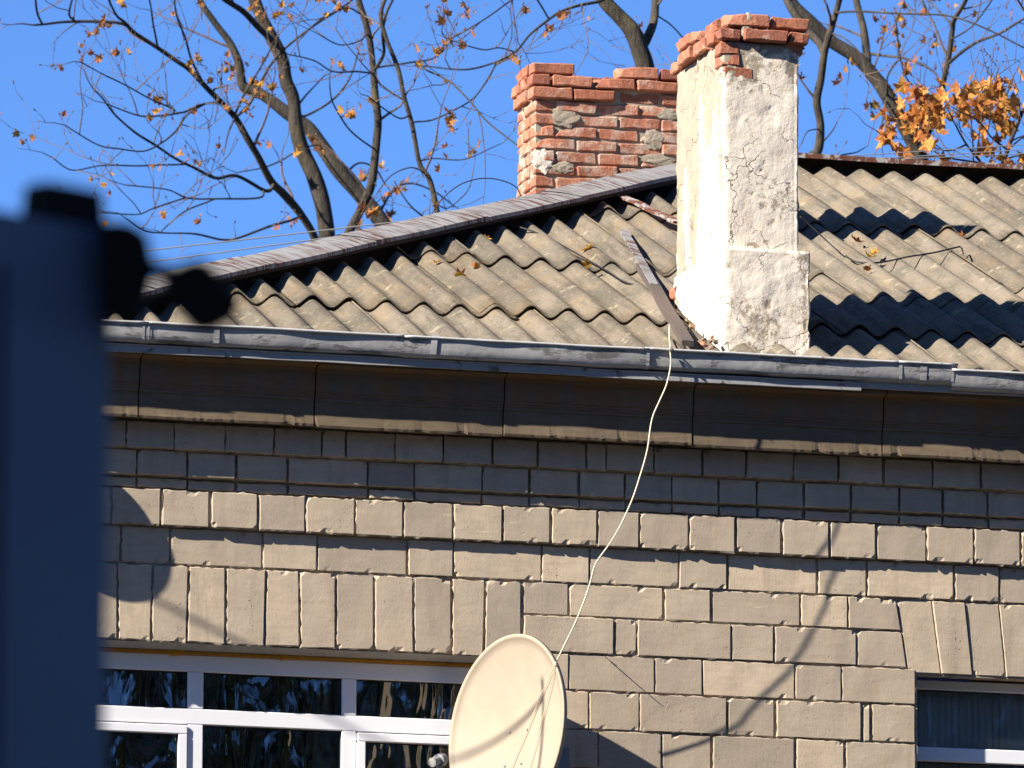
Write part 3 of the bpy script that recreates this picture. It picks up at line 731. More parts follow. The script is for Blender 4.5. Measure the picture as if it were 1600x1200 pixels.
# exposed bricks in the front face under the cap
for px, py, kd, dy in ((1140, 76, 'h', .009), (1141, 94, 'h', .008), (1154, 114, 'q', .0105), (1240, 76, 'h', .010)):
    p = at_y(px, py, .03); put_brick(ch1, (p.x, .03+.0575-.012+dy, p.z), 0, kd, 'brick', (.9, 1, 1))
p = at_y(1048, 478, .8)
put_brick(ch1, (bx0+.045, .93, zroof(.93)+.08), R(90), 'h', 'brick')
# smear of mortar on the cap
for px, py, s_ in ((1174, 30, .75), (1168, 46, .7), (1184, 50, .5)):
    p = at_y(px, py, -.02); bm = bmesh.new(); bmesh.ops.create_icosphere(bm, subdivisions=3, radius=.045*s_)
    for v in bm.verts: v.co = Vector((v.co.x*.9, v.co.y*.45, v.co.z*1.2))*(1+.35*N(v.co*40+Vector((px, 0, 0)))); v.co += Vector((p.x, .012, p.z))
    me = bpy.data.meshes.new('mortar_smear'); bm.to_mesh(me); bm.free(); part('mortar_smear', me, M['mortar'], ch1)
# rear chimney, bare brick
Y2 = 5.02; x20 = at_y(834, 250, Y2).x; x21 = x20+1.06; y21 = Y2+.40
ztop = at_y(900, 100, Y2).z; RH = .0745
core = MB(); core.box(((x20+x21)/2, (Y2+y21)/2, (zr-.6+ztop-.10)/2), (x21-x20-.030, y21-Y2-.030, ztop-.10-zr+.6)); ch2 = part('chimney', core, M['mortar'], at=((x20+x21)/2, (Y2+y21)/2, zr-.3))
z = ztop-.033
for k in range(15):
    o = {0: .012, 1: .028, 2: .024}.get(k, 0.0)
    kp = None
    if k == 0: kp = lambda l: random.random() < .88 or l[0] < x20+.3
    if k == 2: kp = lambda l: l[0] < x20+.42 or l[1] > Y2+.2
    ring_course(ch2, x20-o, x21+o, Y2-o, y21+o, z-RH*k, 'brick' if k < 3 else 'brick_limed', off=(.1 if k % 2 else 0), keep=kp, jit=.003)
    if k == 2: ring_course(ch2, x20, x21, Y2-.003, y21+.003, z-RH*k, 'brick', keep=lambda l: l[1] < Y2+.2 and l[0] > x20+.40)
for px, py, sx, sz in ((885, 182, .05, .05), (848, 250, .035, .06), (1020, 218, .035, .045), (880, 262, .04, .03), (1030, 250, .06, .03), (1045, 180, .04, .03)):
    p = at_y(px, py, Y2); bm = bmesh.new(); bmesh.ops.create_icosphere(bm, subdivisions=4, radius=1)
    for v in bm.verts:
        q = v.co.copy(); q *= 1+.45*N(q*1.8+Vector((px, py, 0)))+.18*N(q*5); v.co = Vector((p.x+q.x*sx*1.6, Y2+.001+q.y*.007, p.z+q.z*sz*1.1))
    me = bpy.data.meshes.new('plaster_patch'); bm.to_mesh(me); bm.free(); at_ = me.attributes.new('bare', 'FLOAT', 'POINT')
    at_.data.foreach_set('value', [.05 if (px, py) == (848, 250) else .95]*len(me.vertices)); part('plaster_patch', me, M['plaster'] if (px, py) == (848, 250) else M['mortar'], ch2)
# brick vent stack behind the front chimney (its shadow falls on the slope to the right)
vx0, vy0 = 1.86, 2.95
vc = MB(); vc.box((vx0+.19, vy0+.19, zroof(vy0)+.5), (.35, .35, 1.35)); ch3 = part('vent_stack', vc, M['mortar'], at=(vx0+.19, vy0+.19, zroof(vy0)))
for k in range(16): ring_course(ch3, vx0, vx0+.38, vy0, vy0+.38, zroof(vy0)-.05+k*RH, 'brick_limed', off=(.1 if k % 2 else 0))
ring_course(ch3, vx0-.03, vx0+.43, vy0-.03, vy0+.41, zroof(vy0)-.05+16*RH, 'brick')

# ---- windows
def bar(parent, x0, x1, z0, z1, y0, y1, m='pvc', name='frame_bar', bev=.004):
    mb = MB(); mb.box(((x0+x1)/2, (y0+y1)/2, (z0+z1)/2), (x1-x0, y1-y0, z1-z0)); return part(name, mb, M[m], parent, bevel=bev)
FY = .155                                   # face of the frames behind the wall face
def fx(px, py, Y=FY): return at_y(px, py, Y).x
def fz(px, py, Y=FY): return at_y(px, py, Y).z
x0, x1 = W1[0]+.012, W1[1]-.012
zt1 = fz(430, 1033)+.012; ztr1, ztr0 = fz(430, 1113), fz(430, 1137)
m1 = (fx(294, 1080), fx(318, 1080)); m2 = (fx(535, 1085), fx(557, 1085)); zp1 = fz(430, 1055)
m0 = (m1[0]-(m2[0]-m1[1]), m1[1]-(m2[0]-m1[1]))
head = MB(); head.box(((x0+x1)/2, FY+.035, (zt1+zp1)/2), (x1-x0, .07, zt1-zp1)); win1 = part('window', head, M['pvc'], bevel=.004)
bar(win1, x0, x1, ztr0, ztr1, FY+.001, FY+.07)
for a, b in (m0, m1, m2):
    bar(win1, a, b, ztr1+.001, zp1-.001, FY+.001, FY+.07); bar(win1, a, b, zWB+.06, ztr0-.001, FY+.001, FY+.07)
bar(win1, x0, x0+.07, zWB+.06, zp1-.001, FY+.001, FY+.07); bar(win1, x1-.07, x1, zWB+.06, zp1-.001, FY+.001, FY+.07)
bar(win1, x0, x1, zWB, zWB+.058, FY+.001, FY+.07)
cells = [(x0+.07, m0[0]), (m0[1], m1[0]), (m1[1], m2[0]), (m2[1], x1-.07)]
def pane(parent, a, b, z0, z1, y, gm='glass'):
    bar(parent, a-.004, b+.004, z0-.004, z1+.004, y, y+.02, gm, 'pane', 0)
    for q in ((a, b, z1-.006, z1), (a, b, z0, z0+.006), (a, a+.006, z0+.006, z1-.006), (b-.006, b, z0+.006, z1-.006)): bar(parent, q[0], q[1], q[2], q[3], y-.006, y-.0008, 'gasket', 'gasket', 0)
for i, (a, b) in enumerate(cells):
    pane(win1, a, b, ztr1, zp1, FY+.03)
    if i in (0, 1, 3):                       # opening sashes stand a little proud
        s = .045; zt_ = ztr0-.008; zb_ = zWB+.07; A_, B_ = a+.004, b-.004
        for q in ((A_, B_, zt_-s, zt_), (A_, B_, zb_, zb_+s), (A_, A_+s, zb_+s+.001, zt_-s-.001), (B_-s, B_, zb_+s+.001, zt_-s-.001)): bar(win1, q[0], q[1], q[2], q[3], FY-.012, FY+.05, 'pvc', 'sash_bar')
        pane(win1, A_+s, B_-s, zb_+s, zt_-s, FY+.02)
    else: pane(win1, a, b, zWB+.06, ztr0, FY+.03)
# plastered soffit of the opening, foam joint
mb = MB(); n = 40; rows = [[], []]
for i in range(n+1):
    x = W1[0]+(W1[1]-W1[0])*i/n; rows[0].append((x, .012, zL0-.004+.003*N((x*8, 1, 1)))); rows[1].append((x, FY-.004, zt1+.022+.002*N((x*11, 2, 1))))
mb.quad_grid(rows); part('soffit', mb, M['soffit'], win1)
mb = MB(); pts = [(W1[0]+(W1[1]-W1[0])*i/90, FY+.006, zt1+.012+.003*N((i*.9, 1, 3))) for i in range(91)]; mb.tube(pts, [.011+.007*abs(N((i*1.7, 3, 3)))+(.012 if i in (33, 34, 52) else 0) for i in range(91)], 6); part('foam_joint', mb, M['foam'], win1)
cur = MB(); cur.quad_grid([[(W1[0]+(W1[1]-W1[0])*i/80, .55+.03*math.sin(i*1.1), z_) for i in range(81) if not 40 < i < 40] for z_ in (zWB, zL0)])
for side_, (xa, xb) in enumerate(((x0, x0+.35), (x1-.9, x1-.35))):
    c_ = MB(); c_.quad_grid([[(xa+(xb-xa)*i/40, .5+.02*math.sin(i*.9), z_) for i in range(41)] for z_ in (zWB, zL0-.02)]); part('curtain', c_, M['blind'], win1, smooth=True)
# second window with vertical blinds
x0, x1 = W2[0]+.016, W2[1]-.012; ztf = zW2-.012
zpa = fz(1520, 1080, FY); zta, ztb = fz(1520, 1170, FY), fz(1520, 1192, FY)
head = MB(); head.box(((x0+x1)/2, FY+.035, (ztf+zpa)/2), (x1-x0, .07, ztf-zpa)); win2 = part('window', head, M['pvc'], bevel=.004)
bar(win2, x0, x0+.03, zWB+.06, zpa-.001, FY+.001, FY+.07); bar(win2, x1-.05, x1, zWB+.06, zpa-.001, FY+.001, FY+.07)
bar(win2, x0+.031, x1-.051, ztb, zta, FY-.006, FY+.07); bar(win2, x0, x1, zWB, zWB+.058, FY+.001, FY+.07)
bar(win2, W2[0]+.001, W2[0]+.0145, zWB+.06, ztf-.001, FY-.09, FY+.06, 'film', 'protective_film', 0)
bar(win2, W2[0]+.016, W2[0]+.34, ztf+.001, ztf+.011, FY-.008, FY+.05, 'film', 'protective_film', 0)
pane(win2, x0+.03, x1-.05, zta, zpa, FY+.03, 'glass_clear'); pane(win2, x0+.03, x1-.05, zWB+.06, ztb, FY+.03, 'glass_clear')
sm = mesh('blind_slat', [(-.021, -.004, 0), (0, .004, 0), (.021, -.004, 0), (-.021, -.004, 1.35), (0, .004, 1.35), (.021, -.004, 1.35)], [(0, 1, 4, 3), (1, 2, 5, 4)]); sm.materials.append(M['blind'])
x = x0+.05
while x < x1-.05:
    o = bpy.data.objects.new('blind_slat', sm); COL.objects.link(o); o.parent = win2; o.location = Vector((x, FY+.085, zWB+.05))-wpos[win2.name]; o.rotation_euler = (0, 0, R(random.uniform(8, 20))); o.scale = (1, 1, (zpa-zWB+.03)/1.35); x += .037

# ---- flat roofed part to the left of the hip
mb = MB(); mb.box(((XL+XC)/2+.3, 5.3, Z0+.085), (XC-XL+.6, 11.1, .07)); part('flat_roof', mb, M['zinc'])

# ================================================================== satellite dish and its cable
c_d = at_y(791, 1141, -.35)
nD = (-.616*vd + .788*(-.98*vr + .2*vu)).normalized(); mD = (vu*.98+vr*.2); mD = (mD-nD*mD.dot(nD)).normalized(); kD = nD.cross(mD)
dish = empty('satellite_dish', c_d-nD*.1); tag(dish, 'large cream satellite dish in front of the window, turned to the left', 'satellite dish')
def dpart(name, mb, m, par=dish, smooth=False, bevel=0, base=None):
    mb.v = [tuple(Vector(v)-par.matrix_world.translation if base is None else Vector(v)-base) for v in mb.v]; return mb.build(name, m, par, smooth, bevel)
def dish_mesh(c, n, m_, k, a, b, dep, flange=.014):
    mb = MB(); rows = []
    def ring(r, off): return [c+m_*(a*r*math.cos(t))+k*(b*r*math.sin(t))+n*off for t in [2*math.pi*i/72 for i in range(72)]]
    for r in (.02, .2, .4, .6, .75, .88, .955): rows.append(ring(r, -dep*(1-r*r)))
    rows += [ring(.962, -dep*.07+.004), ring(1.0, .004), ring(1.004, -.004), ring(1.0, -.022), ring(.99, -.024)]
    for r in (.95, .88, .75, .6, .4, .2, .02): rows.append(ring(r, -dep*(1-r*r)-.008 if r < .95 else -.02))
    mb.quad_grid(rows, True); mb.f.append(tuple(range(71, -1, -1))); e_ = 72*(len(rows)-1); mb.f.append(tuple(range(e_, e_+72))); return mb
bd = c_d-nD*.1
dpart('reflector', dish_mesh(c_d, nD, mD, kD, .50, .46, .075), M['dish'], smooth=True, base=bd)
def on_dish(px, py, up=.0):
    v = ray(px, py); p = c_d
    for _ in range(6):
        q = CAM+v*((p-CAM).dot(nD)/v.dot(nD)); rr = ((q-c_d).dot(mD)/.5)**2+((q-c_d).dot(kD)/.46)**2
        p = c_d+nD*(-.075*(1-min(rr, 1))+up)
    return q
for px, py in ((797, 1144), (824, 1140), (789, 1197), (815, 1193)):
    q = on_dish(px, py); mb = MB(); mb.tube([q-nD*.004, q+nD*.005, q+nD*.008], [.007, .007, .003], 8); dpart('screw', mb, M['steel'], base=bd)
lnb = at_y(686, 1188, -.74); aim = (c_d-mD*.05-lnb).normalized()
mb = MB(); mb.tube([lnb-aim*.07, lnb-aim*.068, lnb-aim*.01, lnb-aim*.005, lnb+aim*.03, lnb+aim*.035, lnb+aim*.05, lnb+aim*.055], [.012, .024, .024, .034, .034, .026, .026, .02], 14); hd_ = dpart('feed_horn', mb, M['grey_plastic'], smooth=False, base=bd)
foot = c_d-mD*.47+nD*.0
mb = MB(); mb.tube([foot, foot*.5+lnb*.5-Vector((0, 0, .06)), lnb-Vector((0, 0, .05)), lnb], .014, 8); dpart('feed_arm', mb, M['steel'], base=bd)
mb = MB(); b0 = c_d-nD*.10; mb.tube([b0, b0+Vector((.10, .06, -.05)), Vector((b0.x+.25, -.05, b0.z-.12)), Vector((b0.x+.27, .01, b0.z-.12))], .022, 10); dpart('wall_bracket', mb, M['steel'], base=bd)
mb = MB(); mb.box(Vector((b0.x+.27, -.005, b0.z-.12)), (.14, .008, .2)); dpart('wall_plate', mb, M['steel'], base=bd)

cp = [at_roof(1050, 488, .06), at_roof(1046, 515, .05), at_y(1047, 541, -.372), at_y(1047, 550, -.388), at_y(1048, 570, -.389), at_y(1042, 600, -.385), at_y(1030, 628, -.38), at_y(1019, 655, -.376), at_y(1012, 700, -.37), at_y(1000, 745, -.362), at_y(984, 790, -.352), at_y(960, 838, -.34), at_y(934, 875, -.33), at_y(927, 890, -.325), at_y(918, 925, -.31), at_y(898, 975, -.27), at_y(869, 1034, -.215)]
pts = bez(cp, 5); q0 = Vector(cp[2])
mb = MB(); mb.tube([p+.002*Vector((N(p*9), N(p*11), 0)) for p in pts], .0043, 8); mb.v = [tuple(Vector(v)-q0) for v in mb.v]
tag(mb.build('antenna_cable', M['cable'], None, True, 0, q0), 'thin cream cable hanging from the gutter down to the satellite dish', 'cable')
for lst in ([(869, 1034), (858, 1058), (838, 1104), (815, 1160), (795, 1207), (775, 1250)], [(869, 1034), (863, 1060), (851, 1110), (838, 1160), (825, 1205), (812, 1250)]):
    mb = MB(); mb.tube(bez([on_dish(x, y, .012) for x, y in lst], 4), .0022, 6); dpart('feed_wire', mb, M['cable'], smooth=True, base=bd)

# dish on the wall behind the blue post (seen by its shadow)
c2 = at_y(-22, 678, -.24); n2 = Vector((-.12, -.98, .1)).normalized(); m2v = (Vector((0, 0, 1))-n2*n2.z).normalized(); k2 = n2.cross(m2v)
d2 = empty('satellite_dish', Vector((c2.x, 0, c2.z))); tag(d2, 'small satellite dish on the wall hidden behind the blue post', 'satellite dish')
b2_ = Vector((c2.x, 0, c2.z))
mb = dish_mesh(c2, n2, m2v, k2, .262, .255, .05); mb.v = [tuple(Vector(v)-b2_) for v in mb.v]; mb.build('reflector', M['dish'], d2, True)
mb = MB(); mb.tube([c2-n2*.055-b2_, Vector((.05, -.06, -.03)), Vector((.06, .0, -.03))], .02, 8); mb.build('wall_bracket', M['steel'], d2, True)

# small twig stuck in a wall joint
mb = MB(); q0 = at_y(945, 1026, -.01); mb.tube([Vector((0, 0, 0)), at_y(955, 1034, -.06)-q0, at_y(964, 1040, -.10)-q0], [.003, .0025, .002], 5)
tag(mb.build('nail', M['black_wire'], None, False, 0, q0), 'thin dark rod sticking out of a wall joint beside the dish', 'rod')

# ================================================================== things on the roof
def on_roof(name, px, m, label, cat, mk, group=None):
    p = at_roof(*px, .035); o = mk(p); o.location = p; tag(o, label, cat, group); return o
def board(p0, p1, wid, th, m, name, label, cat, up=.05):
    p0 = Vector(p0); p1 = Vector(p1); t = (p1-p0); L_ = t.length; t.normalize(); nrm = Vector((0, -TA, 1)).normalized(); s = t.cross(nrm).normalized(); nr = s.cross(t)
    mb = MB(); rows = []
    for k in range(9):
        c = t*(L_*k/8)+nr*(.006*N((k*.7, wid*90, 1))); rows.append([c-s*wid/2, c+s*wid/2, c+s*wid/2+nr*th, c-s*wid/2+nr*th])
    mb.quad_grid(rows, True); mb.f += [(3, 2, 1, 0), (32, 33, 34, 35)]
    return tag(mb.build(name, m, None, False, .0, p0), label, cat)
board(at_roof(1002, 420, .045), at_roof(1074, 541, .05), .062, .03, M['grey_wood'], 'wooden_board', 'weathered brown board lying down the roof left of the white chimney', 'board')
board(at_roof(974, 362, .05), at_roof(1022, 446, .078), .045, .012, M['hip'], 'metal_strip', 'grey metal strip lying on the roof above the brown board', 'metal strip')
board(at_roof(972, 308, .075), at_roof(1060, 349, .075), .06, .012, M['ridge'], 'rusty_flashing', 'rusty white-painted metal flashing under the hip, left of the white chimney', 'flashing')
def wire(name, pts, r_, m, label, cat='wire', n=6, group=None):
    pts = bez(pts, 5); q0 = pts[0].copy(); mb = MB(); mb.tube([p-q0 for p in pts], r_, n); return tag(mb.build(name, m, None, True, 0, q0), label, cat, group)
wire('roof_wire', [at_roof(x, y, l) for x, y, l in ((792, 350, .05), (822, 358, .045), (850, 369, .04), (890, 390, .04), (925, 410, .03), (950, 424, .04), (975, 440, .04), (1005, 448, .04))], .005, M['black_wire'], 'black wire lying across the slates left of the white chimney')
wire('roof_wire', [at_roof(x, y, l) for x, y, l in ((1322, 400, .04), (1338, 409, .035), (1375, 410, .05), (1420, 401, .05), (1458, 395, .05), (1488, 388, .06), (1501, 386, .06), (1505, 396, .05))], .005, M['black_wire'], 'dark curled wire on the slates right of the white chimney')
wire('roof_wire', [at_roof(x, y, l) for x, y, l in ((1250, 338, .2), (1270, 356, .14), (1298, 382, .06), (1312, 394, .04))], .004, M['black_wire'], 'short dark wire running down from the white chimney\'s right side')
wire('loose_wire', [at_y(x, y, 4.3) for x, y in ((668, 345), (690, 312), (718, 289), (750, 279), (780, 281), (806, 292), (815, 310))], .0035, M['black_wire'], 'thin loose wire arching above the hip cap beside the brick chimney')
def chunk(r_, seed, m):
    bm = bmesh.new(); bmesh.ops.create_icosphere(bm, subdivisions=1, radius=r_)
    sx = random.uniform(.7, 1.5)
    for v in bm.verts: v.co = Vector((v.co.x*sx, v.co.y, v.co.z*.65))*(1+.5*noise.cell(v.co*30+Vector((seed, 0, 0)))*.5+.4*N(v.co*30+Vector((seed, 0, 0))))
    me = bpy.data.meshes.new('rubble_piece'); bm.to_mesh(me); bm.free(); me.materials.append(m); o = bpy.data.objects.new('rubble_piece', me); COL.objects.link(o); return o
for k in range(16):
    t = random.random(); px = 1062+55*t+random.uniform(-10, 12); py = 500+40*t+random.uniform(-8, 10)
    if py > 546: continue
    o = chunk(random.uniform(.009, .022), k, M['brick'] if k % 4 == 0 else M['rubble']); o.location = at_roof(px, py, .035); o.rotation_euler = (random.random(), random.random(), random.random()*6)
    tag(o, 'small broken lump of mortar or brick at the white chimney foot', 'rubble', 'rubble at the chimney foot')

def leaf_mesh(seed, s=1.0):
    rnd = random.Random(seed); a = [(0, -.55), (.30, -.38), (.62, -.42), (.42, -.08), (.66, .22), (.28, .16), (.16, .40), (0, .66), (-.16, .38), (-.30, .15), (-.60, .24), (-.40, -.06), (-.58, -.36), (-.26, -.36)]
    f1, f2 = rnd.uniform(.3, 1.1), rnd.uniform(-.6, .9)
    V_ = [(0, 0, 0)]+[(x*s*rnd.uniform(.85, 1.1), y*s, s*(f1*abs(x)**1.5*.9+f2*y*y*.8+rnd.uniform(-.05, .05))) for x, y in a]
    return mesh('leaf', V_, [(0, i+1, (i+1) % 14+1) for i in range(14)])
LV = [leaf_mesh(k) for k in range(7)]
for m_ in LV: m_.materials.append(M['leaf'])
LVO = [leaf_mesh(k+30) for k in range(6)]
for m_ in LVO: m_.materials.append(M['leaf_orange'])
for k, (px, py, s) in enumerate(((720, 433, .075), (683, 410, .05), (742, 417, .05), (918, 388, .075), (916, 415, .06), (1337, 377, .075), (1365, 398, .065), (1358, 402, .07), (1355, 421, .05), (1503, 370, .05), (760, 372, .05))):
    o = bpy.data.objects.new('fallen_leaf', LV[k % 7]); COL.objects.link(o); o.location = at_roof(px, py, .045); o.scale = (s, s, s); o.rotation_euler = (R(-22)+random.uniform(-.4, .4), random.uniform(-.5, .5), random.uniform(0, 6))
    tag(o, 'dry orange-brown leaf lying on the corrugated roof', 'leaf', 'fallen leaves on the roof')

# ================================================================== blue post and lamp in front
PD = 12.0
E0 = at_d(173, 600, PD); n1 = Vector((.5, -.866, 0)); t1 = Vector((.866, .5, 0))
pz = at_d(165, 352, PD).z; bc = E0-t1*.16-n1*.07; rz = math.atan2(t1.y, t1.x)
post = empty('metal_post', (bc.x, bc.y, 0)); post.rotation_euler = (0, 0, rz)
tag(post, 'out-of-focus dark blue metal post at the left edge', 'post')
mb = MB(); mb.box((0, 0, pz/2), (.32, .14, pz)); mb.build('shaft', M['navy'], post, False, .006)
mb = MB(); mb.box((-.024, -.0725, pz/2-.02), (.005, .004, pz-.1)); mb.build('seam_strip', M['black_metal'], post, False, .001)
mb = MB(); mb.box((.108, -.035, pz+.026), (.105, .05, .052), None, .9); mb.build('cap', M['black_metal'], post, False, .004)
lampz = at_d(200, 420, PD)
lamp = empty('floodlight', (E0.x, E0.y, at_d(165, 420, PD).z)); tag(lamp, 'out-of-focus black floodlight on an arm at the right side of the blue post', 'floodlight')
Lb = lamp.location.copy(); rotc = Matrix((vr, -vd, vu)).transposed()   # columns right, back, up
def lp(px, py, dd=0): return at_d(px, py, PD+dd)-Lb
def q4(pxs, depth, name, par, m, bev=.004, d0=0):
    mb = MB(); fr = [lp(x, y, d0) for x, y in pxs]; bk = [p+vd*depth for p in fr]; n = len(fr); mb.v = [tuple(p) for p in fr+bk]
    mb.f = [tuple(range(n-1, -1, -1)), tuple(range(n, 2*n))]+[(i, (i+1) % n, n+(i+1) % n, n+i) for i in range(n)]
    return mb.build(name, m, par, False, bev)
q4([(160, 346), (200, 346), (228, 364), (238, 410), (234, 445), (222, 490), (160, 497)], .07, 'bracket', lamp, M['black_metal'], .004, -.02)
mb = MB(); mb.tube([lp(222, 425, .01), lp(245, 421, .01), lp(272, 432, .01)], [.014, .011, .012], 10); mb.build('knuckle', M['black_metal'], lamp)
hb = q4([(256, 424), (298, 406), (320, 406), (376, 470), (362, 500), (324, 521), (302, 516), (254, 458)], .09, 'lamp_housing', lamp, M['black_metal'], .005, -.03)
mb = MB(); mb.tube([lp(352, 500, -.02), lp(368, 478, -.02)], .006, 6); mb.build('lens_rim', M['black_metal'], hb)

# ================================================================== trees
def pxof(p):
    q = p-CAM; z = q.dot(vd); return 800+FPX*q.dot(vr)/z, 600-FPX*q.dot(vu)/z
def resample(pts, rads, step):
    P_ = bez(pts, 6); n0 = len(pts)-1; rr = []
    for i in range(len(P_)):
        t = i/6; k = min(int(t), n0-1); f = t-k; rr.append(rads[k]*(1-f)+rads[k+1]*f)
    return P_, rr
def grow(mb, p, d, L_, r_, rnd, depth, tips):
    n = max(3, int(L_/.09)); pts = [p]; rads = [r_]; cur = p.copy(); d = d.normalized()
    for i in range(n):
        d = (d+Vector((rnd.gauss(0, .17), rnd.gauss(0, .17), rnd.gauss(.05, .15)))).normalized(); cur = cur+d*(L_/n); pts.append(cur.copy()); rads.append(r_*(1-.72*(i+1)/n))
        if depth > 0 and i > 0 and rnd.random() < .62:
            a = Vector((rnd.gauss(0, 1), rnd.gauss(0, 1), rnd.gauss(.3, 1))); a = (a-d*a.dot(d)).normalized()
            grow(mb, cur.copy(), d*.75+a*.7+Vector((0, 0, .18)), L_*rnd.uniform(.25, .55), max(r_*.55*(1-.5*i/n), .0032), rnd, depth-1, tips)
    mb.tube(pts, rads, 4 if r_ < .008 else 5, False); tips.append((cur.copy(), d.copy()))
    if depth == 0:
        mb.tube([cur, cur+d*.018, cur+d*.03], [.003, .0065, .001], 4, False)
def tree(label, dist, limbs, seed, nleaf, leafset, lsize, dens=2.2, tw=(.25, .8), group=None, base_dx=0.0, leaf_clusters=None, hold=None, extra=0):
    rnd = random.Random(seed); first = limbs[0][0][0]; p0 = at_d(*first, dist)
    base = Vector((p0.x+base_dx, p0.y, 0)); t = empty('tree', base); tag(t, label, 'tree', group)
    twm = MB(); tips = []; known = []; k = dist/FPX
    for li, lb in enumerate(limbs):
        px, w0, w1 = list(lb[0]), lb[1], lb[2]; dd = lb[3] if len(lb) > 3 else 0; pts = []; rr = []; o0 = 0
        if li:
            near = min(known, key=lambda q: (q[0]-px[0][0])**2+(q[1]-px[0][1])**2); o0 = near[2]
            if math.hypot(near[0]-px[0][0], near[1]-px[0][1]) < 60: px = [near[:2]]+[q for q in px if math.hypot(near[0]-q[0], near[1]-q[1]) > 3]
        n = len(px)
        for i, (x, y) in enumerate(px):
            f = i/(n-1); off = o0+dd*f if li else 0
            pts.append(at_d(x, y, dist+off+(.25*f*N((x*.01, y*.01, seed)) if li else 0))); rr.append((w0+(w1-w0)*f)/2*k)
        if li == 0:
            fr_ = (0, .3, .55, .75, .87, .94, .975); pts = [base+(p0-base)*f_+Vector((.25*math.sin(f_*3.1), .2*math.sin(f_*6), 0)) for f_ in fr_]+pts; rr = [rr[0]*(2.3-1.3*f_) for f_ in fr_]+rr
        P_, Rr = resample(pts, rr, .1)
        known += [(*pxof(q), (q-CAM).dot(vd)-dist) for q in P_ if q.z > 9]
        P_ = [p+Vector((N(p*2.1), N(p*2.3+Vector((5, 0, 0))), N(p*2.2+Vector((0, 5, 0)))))*min(.035, Rr[i]*.9) for i, p in enumerate(P_)]
        Rr = [max(r_*(1+.16*N(P_[i]*3.7)), .004) for i, r_ in enumerate(Rr)]
        mb = MB(); mb.tube([p-base for p in P_], Rr, 10 if rr[0] > .03 else 7); mb.build('trunk' if li == 0 else 'limb', M['bark'], t, True)
        # side twigs
        acc = 0; start = len(P_)//6*0
        for i in range(1, len(P_)):
            if P_[i].z < 10.5: continue
            seg = (P_[i]-P_[i-1]); acc += seg.length*dens*(1.0 if Rr[i] < .045 else .45)
            while acc > 1:
                acc -= 1
                if hold and hold(P_[i]): continue
                d = seg.normalized(); a = Vector((rnd.gauss(0, 1), rnd.gauss(0, 1), rnd.gauss(.2, .9))); a = (a-d*a.dot(d)).normalized()
                L_ = rnd.uniform(*tw)*(1.0 if Rr[i] < .03 else .75)
                grow(twm, P_[i]-base, d*.6+a*.8+Vector((0, 0, .15)), L_, min(max(Rr[i]*.5, .005), .011), rnd, 2 if L_ > .45 else 1, tips)
        d = (P_[-1]-P_[-2]).normalized()
        if Rr[-1] < .03: grow(twm, P_[-1]-base, d, .35, max(Rr[-1], .004), rnd, 1, tips)
    if twm.v: tag(twm.build('twigs', M['twig'], t, False), kind='stuff')
    vis = [(p, d) for p, d in tips]; rnd.shuffle(vis); cnt = 0
    for p, d in vis:
        if cnt >= nleaf: break
        if leaf_clusters and not leaf_clusters(p+base): continue
        for _ in range(rnd.choice((1, 1, 2, 3))):
            if cnt >= nleaf: break
            o = bpy.data.objects.new('leaf', rnd.choice(leafset)); COL.objects.link(o); o.parent = t; s = rnd.uniform(*lsize); o.scale = (s*rnd.uniform(.5, 1), s, s)
            o.location = p+Vector((rnd.gauss(0, .035), rnd.gauss(0, .035), rnd.gauss(-.03, .03))); o.rotation_euler = (rnd.uniform(.6, 2.4), rnd.uniform(-.8, .8), rnd.uniform(0, 6.3)); cnt += 1
    if extra:
        mb = MB(); vis = [p for p, d in tips if leaf_clusters(p+base)]
        for _ in range(extra):
            p = rnd.choice(vis)+Vector((rnd.gauss(0, .07), rnd.gauss(0, .07), rnd.gauss(-.02, .06))); me = rnd.choice(leafset); s = rnd.uniform(*lsize); rm = Matrix.Rotation(rnd.uniform(0, 6.3), 3, 'Z') @ Matrix.Rotation(rnd.uniform(.6, 2.4), 3, 'X'); k0 = len(mb.v)
            mb.v += [tuple(p+rm @ (v.co*s)) for v in me.vertices]; mb.f += [tuple(k0+i for i in f.vertices) for f in me.polygons]
        tag(mb.build('foliage', M['leaf_orange'], t), kind='stuff')
    return t
inview = lambda p: -30 < pxof(p)[0] < 1630 and -30 < pxof(p)[1] < 372 and pxof(p)[1] < 470-.2386*(pxof(p)[0]-225)-12*(pxof(p)[0] > 0)
